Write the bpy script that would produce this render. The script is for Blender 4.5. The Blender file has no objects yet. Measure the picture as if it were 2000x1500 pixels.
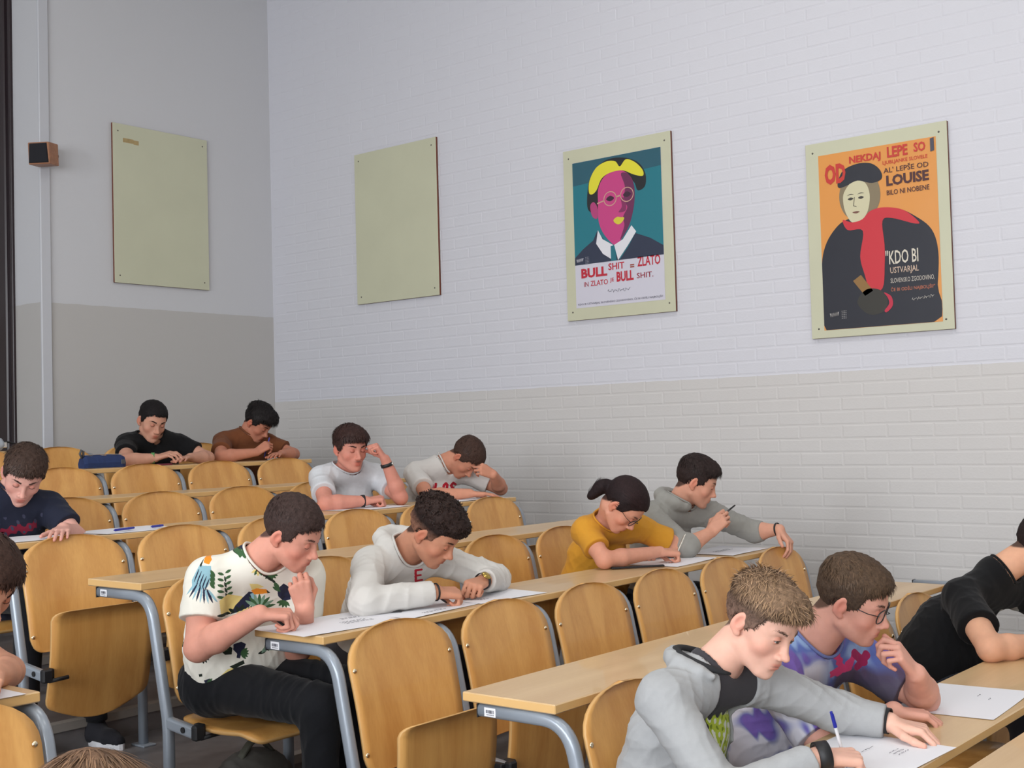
import bpy, math, random
import numpy as np
from mathutils import Vector, Matrix
random.seed(4)
RNG = np.random.default_rng(7)
sc = bpy.context.scene
COL = sc.collection
ZO = 1.693          # camera height above the lowest floor; every z below is given from the camera height

# ---------------------------------------------------------------- camera
cam = bpy.data.cameras.new('camera'); co = bpy.data.objects.new('camera', cam); COL.objects.link(co)
cam.sensor_width = 36; cam.lens = 2449/2000*36; cam.clip_start = .05; cam.clip_end = 60
_h, _p, _r = (math.radians(a) for a in (39.2, 2.13, -1.57))
_f = Vector((math.cos(_h)*math.cos(_p), math.sin(_h)*math.cos(_p), math.sin(_p)))
_rt = Vector((math.sin(_h), -math.cos(_h), 0)); _up = _rt.cross(_f)
_R = _rt*math.cos(_r)+_up*math.sin(_r); _U = -_rt*math.sin(_r)+_up*math.cos(_r)
M = Matrix((_R, _U, -_f)).transposed().to_4x4(); M.translation = Vector((0, 0, ZO))
co.matrix_world = M
sc.camera = co
sc.view_settings.view_transform = 'Standard'; sc.view_settings.look = 'None'
sc.view_settings.exposure = 0.34; sc.view_settings.gamma = 1; sc.view_settings.use_curve_mapping = False

# ---------------------------------------------------------------- world and daylight
w = bpy.data.worlds.new('world'); sc.world = w; w.use_nodes = True
w.node_tree.nodes['Background'].inputs[0].default_value = (.80, .88, 1, 1)
w.node_tree.nodes['Background'].inputs[1].default_value = .55

def area(name, loc, target, sx, sy, power, col):
    l = bpy.data.lights.new(name, 'AREA'); l.shape = 'RECTANGLE'; l.size = sx; l.size_y = sy; l.energy = power; l.color = col
    o = bpy.data.objects.new(name, l); COL.objects.link(o); o.location = loc
    o.rotation_euler = (Vector(target)-Vector(loc)).to_track_quat('-Z', 'Y').to_euler()
    return o
WINX = -3.9
for k, wy in enumerate((-1.6, 1.2, 4.0)):
    area('daylight', (WINX-.05, wy, ZO+1.15), (3, wy+.15, ZO+.25), 2.3, 2.2, 170, (.93, .96, 1))
for (cx, cy) in ((1.0, -.6), (1.0, 2.2), (4.0, .6), (4.2, 3.8)):     # added warm fill under the ceiling, out of view, no lamp fittings
    area('ceiling_lamp_light', (cx, cy, ZO+3.8), (cx, cy, 0), 1.4, .35, 20, (1, .95, .88))

# ---------------------------------------------------------------- helpers
def tag(o, label=None, cat=None, group=None, kind=None):
    if label: o['label'] = label
    if cat: o['category'] = cat
    if group: o['group'] = group
    if kind: o['kind'] = kind
    return o
def new_mat(name, col, rough=.6, metal=0, spec=.5, coat=0, sss=0, sheen=0):
    m = bpy.data.materials.new(name); m.use_nodes = True
    b = m.node_tree.nodes['Principled BSDF']
    b.inputs['Base Color'].default_value = (*col, 1); b.inputs['Roughness'].default_value = rough
    b.inputs['Metallic'].default_value = metal; b.inputs['Specular IOR Level'].default_value = spec
    b.inputs['Coat Weight'].default_value = coat
    b.inputs['Subsurface Weight'].default_value = sss
    if sss: b.inputs['Subsurface Radius'].default_value = (.012, .004, .002); b.inputs['Subsurface Scale'].default_value = 1
    b.inputs['Sheen Weight'].default_value = sheen
    return m
def S(r, g, b):      # sRGB 0-255 to linear
    f = lambda c: (c/255/12.92) if c/255 <= .04045 else ((c/255+.055)/1.055)**2.4
    return (f(r), f(g), f(b))
def add_noise(m, scale=(1, 1, 1), amt=.15, c2=None, detail=4, bump=0, coord='Object', nscale=5, bscale=None):
    nt = m.node_tree; b = nt.nodes['Principled BSDF']
    tc = nt.nodes.new('ShaderNodeTexCoord'); mp = nt.nodes.new('ShaderNodeMapping'); nz = nt.nodes.new('ShaderNodeTexNoise')
    mp.inputs['Scale'].default_value = scale; nz.inputs['Scale'].default_value = nscale; nz.inputs['Detail'].default_value = detail
    nt.links.new(tc.outputs[coord], mp.inputs[0]); nt.links.new(mp.outputs[0], nz.inputs[0])
    c = b.inputs['Base Color'].default_value[:3]
    if c2 is None: c2 = tuple(x*(1-amt) for x in c)
    cr = nt.nodes.new('ShaderNodeValToRGB'); cr.color_ramp.elements[0].position = .3; cr.color_ramp.elements[1].position = .7
    cr.color_ramp.elements[0].color = (*c2, 1); cr.color_ramp.elements[1].color = (*c, 1)
    nt.links.new(nz.outputs[0], cr.inputs[0]); nt.links.new(cr.outputs[0], b.inputs['Base Color'])
    if bump:
        bp = nt.nodes.new('ShaderNodeBump'); bp.inputs['Strength'].default_value = bump; bp.inputs['Distance'].default_value = .002
        nt.links.new(nz.outputs[0], bp.inputs['Height']); nt.links.new(bp.outputs[0], b.inputs['Normal'])
    return m
def wood(name, c1, c2, rough=.42, axis='Z', coat=.15, sc_=1):
    m = new_mat(name, c1, rough, coat=coat); nt = m.node_tree; b = nt.nodes['Principled BSDF']
    tc = nt.nodes.new('ShaderNodeTexCoord'); oi = nt.nodes.new('ShaderNodeObjectInfo')
    ad = nt.nodes.new('ShaderNodeVectorMath'); ad.operation = 'ADD'
    ml = nt.nodes.new('ShaderNodeMath'); ml.operation = 'MULTIPLY'; ml.inputs[1].default_value = 37
    nt.links.new(oi.outputs['Random'], ml.inputs[0]); nt.links.new(tc.outputs['Object'], ad.inputs[0]); nt.links.new(ml.outputs[0], ad.inputs[1])
    mp = nt.nodes.new('ShaderNodeMapping')
    s = [14*sc_, 14*sc_, 14*sc_]; s['XYZ'.index(axis)] = .9*sc_
    mp.inputs['Scale'].default_value = s
    n1 = nt.nodes.new('ShaderNodeTexNoise'); n1.inputs['Scale'].default_value = 1; n1.inputs['Detail'].default_value = 3; n1.inputs['Distortion'].default_value = .6
    mp2 = nt.nodes.new('ShaderNodeMapping'); s2 = [150, 150, 150]; s2['XYZ'.index(axis)] = 9; mp2.inputs['Scale'].default_value = s2
    n2 = nt.nodes.new('ShaderNodeTexNoise'); n2.inputs['Scale'].default_value = 1; n2.inputs['Detail'].default_value = 2
    nt.links.new(ad.outputs[0], mp.inputs[0]); nt.links.new(ad.outputs[0], mp2.inputs[0])
    nt.links.new(mp.outputs[0], n1.inputs[0]); nt.links.new(mp2.outputs[0], n2.inputs[0])
    cr = nt.nodes.new('ShaderNodeValToRGB'); e = cr.color_ramp.elements
    e[0].position = .32; e[0].color = (*c2, 1); e[1].position = .68; e[1].color = (*c1, 1)
    mx = nt.nodes.new('ShaderNodeMath'); mx.operation = 'MULTIPLY_ADD'; mx.inputs[1].default_value = .22
    nt.links.new(n2.outputs[0], mx.inputs[0]); 
    sb = nt.nodes.new('ShaderNodeMath'); sb.operation = 'SUBTRACT'; sb.inputs[1].default_value = .11
    nt.links.new(n1.outputs[0], sb.inputs[0]); nt.links.new(sb.outputs[0], mx.inputs[2]); nt.links.new(mx.outputs[0], cr.inputs[0])
    nt.links.new(cr.outputs[0], b.inputs['Base Color'])
    return m

def mesh_obj(name, V, F, mats, parent=None, smooth=False, midx=None):
    me = bpy.data.meshes.new(name); me.from_pydata([tuple(v) for v in V], [], F)
    if not isinstance(mats, (list, tuple)): mats = [mats]
    for m in mats: me.materials.append(m)
    if midx is not None: me.polygons.foreach_set('material_index', midx)
    if smooth: me.polygons.foreach_set('use_smooth', [True]*len(F))
    me.update()
    o = bpy.data.objects.new(name, me); COL.objects.link(o)
    if parent: o.parent = parent
    return o
def empty(name, loc=(0, 0, 0), label=None, cat=None, group=None):
    o = bpy.data.objects.new(name, None); COL.objects.link(o); o.location = loc; o.empty_display_size = .1
    return tag(o, label, cat, group)
class MB:
    def __init__(s): s.V = []; s.F = []; s.mi = []
    def add(s, V, F, mi=0):
        n = len(s.V); s.V += [tuple(v) for v in V]; s.F += [tuple(i+n for i in f) for f in F]; s.mi += [mi]*len(F); return s
    def box(s, x0, x1, y0, y1, z0, z1, b=0, mi=0):
        if b <= 0:
            V = [(x, y, z) for x in (x0, x1) for y in (y0, y1) for z in (z0, z1)]
            F = [(0, 1, 3, 2), (4, 6, 7, 5), (0, 4, 5, 1), (2, 3, 7, 6), (0, 2, 6, 4), (1, 5, 7, 3)]
            return s.add(V, F, mi)
        V = []; idx = {}
        X = ((x0, 1), (x1, -1)); Y = ((y0, 1), (y1, -1)); Z = ((z0, 1), (z1, -1))
        for i in (0, 1):
            for j in (0, 1):
                for k in (0, 1):
                    x, sx = X[i]; y, sy = Y[j]; z, sz = Z[k]
                    for a in range(3):
                        p = [x+sx*b, y+sy*b, z+sz*b]; p[a] = (x, y, z)[a]
                        idx[i, j, k, a] = len(V); V.append(tuple(p))
        F = []
        for a in range(3):
            for sgn in (0, 1):
                o = [c for c in range(3) if c != a]; q = []
                for (u, v) in ((0, 0), (1, 0), (1, 1), (0, 1)):
                    t = [0, 0, 0]; t[a] = sgn; t[o[0]] = u; t[o[1]] = v; q.append(idx[(*t, a)])
                if (sgn == 0) == (a != 1): q = q[::-1]
                F.append(tuple(q))
        for a in range(3):            # edge bevels along axis a
            o = [c for c in range(3) if c != a]
            for u in (0, 1):
                for v in (0, 1):
                    t0 = [0, 0, 0]; t0[o[0]] = u; t0[o[1]] = v; t1 = list(t0); t1[a] = 1
                    q = (idx[(*t0, o[0])], idx[(*t1, o[0])], idx[(*t1, o[1])], idx[(*t0, o[1])])
                    F.append(q)
        for i in (0, 1):
            for j in (0, 1):
                for k in (0, 1): F.append((idx[i, j, k, 0], idx[i, j, k, 1], idx[i, j, k, 2]))
        return s.add(V, F, mi)
    def cyl(s, a, b, r0, r1=None, n=12, mi=0, cap=True):
        a = Vector(a); b = Vector(b); r1 = r0 if r1 is None else r1
        d = (b-a).normalized(); u = d.orthogonal().normalized(); v = d.cross(u)
        V = [a+(u*math.cos(t)+v*math.sin(t))*r0 for t in [2*math.pi*i/n for i in range(n)]]
        V += [b+(u*math.cos(t)+v*math.sin(t))*r1 for t in [2*math.pi*i/n for i in range(n)]]
        F = [(i, (i+1) % n, n+(i+1) % n, n+i) for i in range(n)]
        if cap: F += [tuple(range(n))[::-1], tuple(range(n, 2*n))]
        return s.add(V, F, mi)
    def dome(s, c, d, r, h, n=12, m=4, mi=0):
        c = Vector(c); d = Vector(d).normalized(); u = d.orthogonal().normalized(); v = d.cross(u); V = []; F = []
        for j in range(m):
            t = j/m*math.pi/2
            for i in range(n):
                a = 2*math.pi*i/n; V.append(c+(u*math.cos(a)+v*math.sin(a))*r*math.cos(t)+d*h*math.sin(t))
        V.append(c+d*h)
        for j in range(m-1):
            for i in range(n): F.append((j*n+i, j*n+(i+1) % n, (j+1)*n+(i+1) % n, (j+1)*n+i))
        for i in range(n): F.append(((m-1)*n+i, (m-1)*n+(i+1) % n, len(V)-1))
        F.append(tuple(range(n))[::-1])
        return s.add(V, F, mi)
    def sweep(s, path, prof, side, mi=0, cap=True):
        """profile points (a,b): a along side, b along the path normal"""
        path = [Vector(p) for p in path]; side = Vector(side).normalized(); n = len(prof); V = []; F = []
        for i, p in enumerate(path):
            t = (path[min(i+1, len(path)-1)]-path[max(i-1, 0)]).normalized()
            sd = (side-t*side.dot(t)).normalized(); nn = t.cross(sd)
            V += [p+sd*a+nn*b for a, b in prof]
        for i in range(len(path)-1):
            for j in range(n): F.append((i*n+j, i*n+(j+1) % n, (i+1)*n+(j+1) % n, (i+1)*n+j))
        if cap: F += [tuple(range(n))[::-1], tuple(range((len(path)-1)*n, len(path)*n))]
        return s.add(V, F, mi)
    def tube(s, path, r, n=8, mi=0):
        path = [Vector(p) for p in path]; V = []; F = []; u = None
        rr = r if isinstance(r, (list, tuple)) else [r]*len(path)
        for i, p in enumerate(path):
            t = (path[min(i+1, len(path)-1)]-path[max(i-1, 0)]).normalized()
            u = t.orthogonal().normalized() if u is None else (u-t*u.dot(t)).normalized()
            v = t.cross(u)
            V += [p+(u*math.cos(2*math.pi*k/n)+v*math.sin(2*math.pi*k/n))*rr[i] for k in range(n)]
        for i in range(len(path)-1):
            for j in range(n): F.append((i*n+j, i*n+(j+1) % n, (i+1)*n+(j+1) % n, (i+1)*n+j))
        F += [tuple(range(n))[::-1], tuple(range((len(path)-1)*n, len(path)*n))]
        return s.add(V, F, mi)
    def build(s, name, mats, parent=None, smooth=False):
        return mesh_obj(name, s.V, s.F, mats, parent, smooth, s.mi)
def rrect(w, h, r, n=3):
    P = []
    for cx, cy, a0 in ((w/2-r, h/2-r, 0), (-w/2+r, h/2-r, 90), (-w/2+r, -h/2+r, 180), (w/2-r, -h/2+r, 270)):
        for k in range(n+1):
            a = math.radians(a0+90*k/n); P.append((cx+r*math.cos(a), cy+r*math.sin(a)))
    return P
def copy_tree(o, parent=None):
    c = o.copy(); COL.objects.link(c)
    if parent: c.parent = parent
    for ch in list(o.children): copy_tree(ch, c)
    return c

# ---------------------------------------------------------------- materials
m_desk = wood('beech_desktop', S(216, 184, 138), S(203, 168, 122), .38, 'X', .25, .6)
m_edge = new_mat('beech_edge', S(214, 172, 112), .5)
m_ply = wood('beech_plywood', S(222, 168, 96), S(200, 142, 74), .40, 'Z', .2, .8)
m_frame = new_mat('grey_enamel', S(150, 158, 168), .32, .25, .5)
m_metal = new_mat('steel', (.75, .72, .66), .25, 1)
m_brass = new_mat('bolt_steel', (.80, .68, .48), .25, 1)
m_black = new_mat('black_rubber', (.012, .012, .014), .55)
m_white = new_mat('label_white', (.75, .75, .78), .6)
m_ink = new_mat('ink', (.02, .02, .04), .6)
m_paper = new_mat('paper', (.80, .80, .84), .75)

# ---------------------------------------------------------------- setting
WX, BY = 6.73, 8.0
def paint(name, up, lo, zline, nbump=.25):
    """two coats of wall paint meeting in a level line at a fixed height"""
    m = new_mat(name, up, .55); nt = m.node_tree; b = nt.nodes['Principled BSDF']
    g = nt.nodes.new('ShaderNodeNewGeometry'); sp = nt.nodes.new('ShaderNodeSeparateXYZ')
    gt = nt.nodes.new('ShaderNodeMath'); gt.operation = 'GREATER_THAN'; gt.inputs[1].default_value = zline+ZO
    nz = nt.nodes.new('ShaderNodeTexNoise'); nz.inputs['Scale'].default_value = 9; nz.inputs['Detail'].default_value = 2
    ma = nt.nodes.new('ShaderNodeMath'); ma.operation = 'MULTIPLY_ADD'; ma.inputs[1].default_value = .012; 
    nt.links.new(g.outputs['Position'], sp.inputs[0]); nt.links.new(g.outputs['Position'], nz.inputs[0])
    nt.links.new(nz.outputs[0], ma.inputs[0]); nt.links.new(sp.outputs[2], ma.inputs[2]); nt.links.new(ma.outputs[0], gt.inputs[0])
    mx = nt.nodes.new('ShaderNodeMix'); mx.data_type = 'RGBA'; mx.inputs[6].default_value = (*lo, 1); mx.inputs[7].default_value = (*up, 1)
    nt.links.new(gt.outputs[0], mx.inputs[0]); nt.links.new(mx.outputs[2], b.inputs['Base Color'])
    n2 = nt.nodes.new('ShaderNodeTexNoise'); n2.inputs['Scale'].default_value = 90; n2.inputs['Detail'].default_value = 3
    nt.links.new(g.outputs['Position'], n2.inputs[0])
    bp = nt.nodes.new('ShaderNodeBump'); bp.inputs['Strength'].default_value = nbump; bp.inputs['Distance'].default_value = .003
    nt.links.new(n2.outputs[0], bp.inputs['Height']); nt.links.new(bp.outputs[0], b.inputs['Normal'])
    return m
m_brickpaint = paint('painted_brick', S(210, 210, 217), S(204, 201, 199), .292)
m_backpaint = paint('painted_plaster', S(202, 202, 205), S(186, 183, 180), .988, .15)
m_plain = new_mat('white_paint', S(215, 215, 212), .7)
m_floor = add_noise(new_mat('grey_vinyl_floor', S(118, 115, 116), .4), (1, 1, 1), .25, nscale=14, detail=8)
m_nose = new_mat('step_nosing', S(150, 146, 140), .5)

def struct(mb, name, mat, smooth=False): return tag(mb.build(name, mat, None, smooth), kind='structure')
# rows of desks: index -> (front edge y, desktop z, left end x)
YF = {1: 7.08, 2: 6.25, 3: 5.43, 4: 4.6, 5: 3.745, 6: 2.89, 7: 2.03, 8: 1.18}
ZD = {1: -.04, 2: -.15, 3: -.275, 4: -.385, 5: -.49, 6: -.611, 7: -.723, 8: -.833}
X0 = {1: 2.40, 2: 2.44, 3: 2.487, 4: 2.53, 5: 2.57, 6: 2.63, 7: 2.66, 8: 2.70}
FL = {i: ZO+ZD[i]-.86 for i in ZD}
P = .52
# stepped floor
mb = MB(); mb.box(WINX-.1, WX+.1, -3.2, YF[8]+.07, -.15, 0)
for i in range(7, 0, -1):
    y1 = YF[i]+.07 if i > 1 else 9.3
    mb.box(WINX-.1, WX+.1, YF[i+1]+.07, y1, -.15, FL[i])
struct(mb, 'floor', m_floor)
for i in range(8, 1, -1):
    y = YF[i]+.07
    o = struct(MB().box(1.69, WX-.003, y-.006, y+.045, FL[i-1]-.03, FL[i-1]+.004), 'trim_%d' % (9-i), m_nose)
struct(MB().box(WINX-.2, WX+.2, -3.2, 9.4, ZO+3.9, ZO+4.0), 'ceiling', m_plain)
# back wall with the return beside it, and the wall of the passage behind
SX = 4.66
struct(MB().box(SX, WX+.15, BY, BY+.33, -.1, ZO+3.9), 'wall_back', m_backpaint)
struct(MB().box(SX-.004, SX+.075, BY-.022, BY, FL[1], ZO+3.9, .006), 'trim_8', new_mat('trunking_paint', S(194, 195, 200), .5))
struct(MB().box(WINX-.1, WX+.1, 9.1, 9.25, -.1, ZO+3.9), 'wall_passage', m_backpaint)
# left wall with three window openings, front wall
ml = MB()
WZ0, WZ1 = ZO-.1, ZO+2.45
wins = [(-2.8, -.4), (0, 2.4), (2.8, 5.2)]
ml.box(WINX, WINX+.15, -3.2, 9.3, -.15, WZ0); ml.box(WINX, WINX+.15, -3.2, 9.3, WZ1, ZO+3.9)
ys = [-3.2]+[v for a in wins for v in a]+[9.3]
for a, b in zip(ys[::2], ys[1::2]): ml.box(WINX, WINX+.15, a, b, WZ0, WZ1)
struct(ml, 'wall_left', m_plain)
m_wf = new_mat('window_frame_paint', (.8, .8, .8), .4)
for k, (a, b) in enumerate(wins):
    mf = MB()
    for (y0, y1, z0, z1) in ((a, b, WZ0, WZ0+.07), (a, b, WZ1-.07, WZ1), (a, a+.07, WZ0, WZ1), (b-.07, b, WZ0, WZ1), ((a+b)/2-.03, (a+b)/2+.03, WZ0, WZ1)):
        mf.box(WINX+.04, WINX+.10, y0, y1, z0, z1)
    struct(mf, 'window_%d' % (k+1), m_wf)
struct(MB().box(WINX, WX+.15, -3.3, -3.15, -.15, ZO+3.9), 'wall_front', m_plain)
# right wall: painted bricks in running bond
CH, CL, J = .0785, .265, .006
wall = struct(MB().box(WX+.0017, WX+.2, -3.2, 9.3, -.15, ZO+3.9), 'wall_right', m_brickpaint)
bm_meshes = []
for k in range(6):
    m_ = MB(); rr = random.Random(k); bl, bh = CL-J, CH-J
    V = []; 
    x0 = .0003 - rr.uniform(0, .0006)
    c = .006
    A = [(-bl/2+rr.uniform(0, .0015), -bh/2+rr.uniform(0, .0015)), (bl/2-rr.uniform(0, .0015), -bh/2+rr.uniform(0, .001)), (bl/2-rr.uniform(0, .001), bh/2-rr.uniform(0, .0015)), (-bl/2, bh/2-rr.uniform(0, .001))]
    V = [(.0035, y, z) for y, z in A]+[(.0013, y, z) for y, z in A]+[(x0, y-math.copysign(c, y), z-math.copysign(c, z)) for y, z in A]
    F = [(8, 9, 10, 11)[::-1]]+[(i, (i+1) % 4, 4+(i+1) % 4, 4+i)[::-1] for i in range(4)]+[(4+i, 4+(i+1) % 4, 8+(i+1) % 4, 8+i)[::-1] for i in range(4)]
    me = bpy.data.meshes.new('brick'); me.from_pydata(V, [], F); me.materials.append(m_brickpaint); me.update(); bm_meshes.append((me, V, F))
cells = []
nz0 = int(math.floor((-1.2+.017)/CH)); nz1 = int(math.ceil((3.9+.017)/CH))
for kz in range(nz0, nz1):
    zc = -.017+CH*(kz+.5)
    for ky in range(-1, 30):
        yc = .42+CL*(ky+.5)+(0 if kz % 2 else CL/2)
        if yc > BY-.02 or yc < .1: continue
        if yc+CL/2 > BY: continue
        cells.append((yc, zc))
def rank(c): return (c[1] > .295)*2.0 + (c[1] > .8)*4 + c[0]*.45 + abs(c[1]+.1)*.35 + (c[1] < -.72)*5
cells.sort(key=rank)
rest = MB()
for i, (yc, zc) in enumerate(cells):
    me, V, F = bm_meshes[(i*7+int(zc*100)) % 6]
    if i < 300:
        o = bpy.data.objects.new('brick', me); COL.objects.link(o); o.parent = wall; o.location = (WX, yc, zc+ZO)
    else: rest.add([(WX+x, yc+y, zc+ZO+z) for x, y, z in V], F)
tag(rest.build('brickwork', m_brickpaint, wall), kind='stuff')

# dark door frame of the passage
m_dark = new_mat('dark_brown_frame', S(38, 24, 28), .35); m_alu = new_mat('aluminium', (.55, .55, .58), .35, .8)
d = empty('door_frame', (0, 0, 0)); d['kind'] = 'structure'; d.name = 'door_1'
MB().box(SX-.02, SX+.05, 8.33, 8.365, FL[1], ZO+3.9, .004).build('edge_strip', m_dark, d)
MB().box(SX, SX+.04, 8.365, 8.40, FL[1], ZO+3.9, .003).build('metal_strip', m_alu, d)
MB().box(SX-.03, SX+.06, 8.40, 8.54, FL[1], ZO+3.9, .01).build('jamb', m_dark, d)
tag(d, 'dark brown door frame with a metal strip at the far left edge')

# ---------------------------------------------------------------- desks and chairs
FW, FH = .034, .036
def frame_path():
    """side path of a frame tube, y from the desk's front edge, z from the desktop"""
    pts = [(.27, -.046), (.06, -.046)]
    a = Vector((-.118, -.45)); bdir = Vector((.215, .977)); 
    corner = a+bdir*((-.046+.45)/.977)
    R = .085
    p0 = Vector((corner.x+R, -.046)); p1 = corner-bdir*R
    for k in range(9):
        t = k/8; q = p0*(1-t)**2+corner*2*t*(1-t)+p1*t*t; pts.append((q.x, q.y))
    pts += [(-.10, -.37), (-.117, -.445), (-.122, -.50), (-.124, -.857)]
    return pts
FP = frame_path()
def frame_mesh():
    mb = MB(); mb.sweep([(0, y, z) for y, z in FP], rrect(FW, FH, .011, 2), (1, 0, 0)); return mb
_fr = frame_mesh()
me_frame = _fr.build('frame', m_frame, None, True).data; bpy.data.objects.remove(bpy.data.objects['frame'])
def shared(name, me, parent, loc=(0, 0, 0)):
    o = bpy.data.objects.new(name, me); COL.objects.link(o); o.parent = parent; o.location = loc; return o
def tmpl(mb, name, mats, smooth=False):
    o = mb.build(name, mats, None, smooth); me = o.data; bpy.data.objects.remove(o); return me
me_cap = tmpl(MB().box(-FW/2-.001, FW/2+.001, .270, .274, -.065, -.027, .001), 'end_cap', m_black)
me_foot = tmpl(MB().box(-.03, .03, -.17, -.08, -.86, -.852, .002), 'foot_plate', m_frame)
_arm = MB(); _arm.sweep([(0, -.125, -.462), (0, -.268, -.478)], rrect(.030, .040, .008, 2), (1, 0, 0))
me_arm = tmpl(_arm, 'seat_arm', m_frame, False)
me_armcap = tmpl(MB().box(-.018, .022, -.295, -.266, -.502, -.452, .006), 'arm_buffer', m_black)
me_rod = tmpl(MB().cyl((.01, -.285, -.497), (.085, -.292, -.492), .0075, n=10), 'hinge_rod', m_black, True)
me_bolt_arm = tmpl(MB().cyl((-.0155, -.225, -.472), (-.020, -.225, -.472), .010, n=12), 'bolt', m_black)
m_bar = new_mat('barcode', (.03, .03, .05), .6)
def label_mesh():
    mb = MB(); x = -FW/2-.0012
    mb.box(x, x+.0012, .205, .245, -.058, -.034, 0, 0)
    rr = random.Random(2); y = .211
    while y < .239:
        wd = rr.choice((.0008, .0015, .0022)); mb.box(x-.0004, x, y, y+wd, -.049, -.040, 0, 1); y += wd+rr.choice((.0009, .0016))
    for k in range(7): mb.box(x-.0004, x, .212+k*.0038, .2138+k*.0038, -.0545, -.0515, 0, 1)
    return mb
me_label = tmpl(label_mesh(), 'barcode_label', [m_white, m_bar])
def desk(i, x0, x1, label, nfr, xf0, group='long beech desks of the lecture hall', labelled=True):
    t = empty('lecture_desk', (0, YF[i], ZO+ZD[i]), label, 'desk', group)
    top = MB().box(x0, x1, 0, .325, -.026, 0, .003, 0)
    o = top.build('desktop', [m_desk, m_edge], t)
    for pl in o.data.polygons:
        if abs(pl.normal.z) < .5: pl.material_index = 1
    for k in range(nfr):
        x = xf0+k*P
        f = shared('frame', me_frame, t, (x, 0, 0))
        shared('end_cap', me_cap, f); shared('foot_plate', me_foot, f)
        shared('seat_arm', me_arm, f); shared('arm_buffer', me_armcap, f); shared('bolt', me_bolt_arm, f)
        if k in (0, nfr-1) and labelled and k == 0: shared('barcode_label', me_label, f)
        if k == 0: shared('hinge_rod', me_rod, f)
    return t
def plate(W, H, n, m, halfw, depth, th, flip=False):
    """curved plywood plate in local (x, -z down); halfw(v) and depth(u,v); returns MB, front faces -y"""
    mb = MB(); V = []; F = []
    for side in (0, 1):
        for j in range(n+1):
            v = j/n
            for k in range(m+1):
                u = -1+2*k/m; x = u*halfw(v); zz, yy = depth(u, v)
                V.append((x, yy+side*th, zz))
    N = (n+1)*(m+1); id_ = lambda s, j, k: s*N+j*(m+1)+k
    for j in range(n):
        for k in range(m):
            F.append((id_(0, j, k), id_(0, j+1, k), id_(0, j+1, k+1), id_(0, j, k+1)))
            F.append((id_(1, j, k), id_(1, j, k+1), id_(1, j+1, k+1), id_(1, j+1, k)))
    rim = [(0, k) for k in range(m+1)]+[(j, m) for j in range(1, n+1)]+[(n, k) for k in range(m-1, -1, -1)]+[(j, 0) for j in range(n-1, 0, -1)]
    mi = [0]*len(F)
    for a in range(len(rim)):
        p, q = rim[a], rim[(a+1) % len(rim)]
        F.append((id_(0, *p), id_(0, *q), id_(1, *q), id_(1, *p))); mi.append(1)
    mb.V = V; mb.F = F; mb.mi = mi
    return mb
m_plyedge = new_mat('plywood_edge', S(205, 160, 100), .5)
BW, BH = .236, .435
def back_hw(v):
    z = v*BH; r = .135; rb = .045
    w_ = BW
    if z < r: w_ = BW*max(0, 1-((r-z)/r)**2.5)**.46
    if z > BH-rb: w_ = BW-.004-rb*(1-math.sqrt(max(0, 1-((z-(BH-rb))/rb)**2)))
    return w_-.012*v
def warp(v): return .5-.5*math.cos(math.pi*v)
def _bd(u, v):
    v2 = warp(v)
    topsag = 0
    arch = (.012*(u*u)) if v == 0 else 0
    z = .018-v2*BH
    y = -.018-.215*(.1+v2*BH-.02)*.98 + .014*(1-u*u) - .012*math.sin(math.pi*v2)
    return z, y
me_back = plate(BW, BH, 22, 14, lambda v: back_hw(warp(v)), _bd, .011)
me_back = tmpl(me_back, 'backrest', [m_ply, m_plyedge], True)
SW = .222
def seat_hw(v):
    z = v*.41; r = .05
    w_ = SW
    if z < r: w_ = SW-r+r*math.sqrt(max(0, 1-((r-z)/r)**2))
    if z > .41-r: w_ = SW-r+r*math.sqrt(max(0, 1-((z-.41+r)/r)**2))
    return w_
def _sd_up(u, v):      # folded up, underside to the front; the front lip rolls towards the viewer
    v2 = warp(v); z = -.235-v2*.395-.05*v2*(1-u*u)**1.0*(v2**6)+.0
    lip = max(0, .14-v2)/.14
    y = -.262-.045*lip**2+.055*v2-.0-.018*math.sin(math.pi*v2)
    z += -.012*lip**3
    return z-.02*(1-v2)*0, y
me_seat_up = tmpl(plate(SW, .41, 22, 12, lambda v: seat_hw(warp(v)), _sd_up, .012), 'seat', [m_ply, m_plyedge], True)
def _sd_dn(u, v):      # folded down, v=0 front edge
    v2 = warp(v); y = -.52+v2*.40
    lip = max(0, .2-v2)/.2
    z = -.452-.035*lip**2-.018*math.sin(math.pi*v2)+.0
    return z, y
def seat_down():
    mb = plate(SW, .41, 22, 12, lambda v: seat_hw(warp(v)), _sd_dn, 0)
    N = len(mb.V)//2
    mb.V = [p if i < N else (p[0], p[1], p[2]-.012) for i, p in enumerate(mb.V)]
    return mb
me_seat_dn = tmpl(seat_down(), 'seat', [m_ply, m_plyedge], True)
me_bolt = tmpl(MB().dome((0, 0, 0), (0, -1, .15), .0085, .006), 'bolt', m_brass, True)
me_hinge = tmpl(MB().box(-.012, .012, -.275, -.235, -.50, -.455, .004), 'hinge', m_black)
def back_y(u, z):      # front surface y of the backrest at local x=u*BW, z
    v2 = (.018-z)/BH
    return -.018-.215*(.1+v2*BH-.02)*.98+.014*(1-u*u)-.012*math.sin(math.pi*min(1, max(0, v2)))
def chair_proto(down):
    t = empty('tip_up_chair')
    shared('backrest', me_back, t)
    s = shared('seat', me_seat_dn if down else me_seat_up, t)
    for sx in (-1, 1):
        shared('hinge', me_hinge, s, (sx*.232, 0, 0))
        for z in (-.108, -.355):
            u = .9
            shared('bolt', me_bolt, t, (sx*.215, back_y(.88, z)-.001, z))
    return t
ch_up = chair_proto(False); ch_dn = chair_proto(True)
used = set()
ORD = ['first', 'second', 'third', 'fourth', 'fifth', 'sixth']
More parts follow.
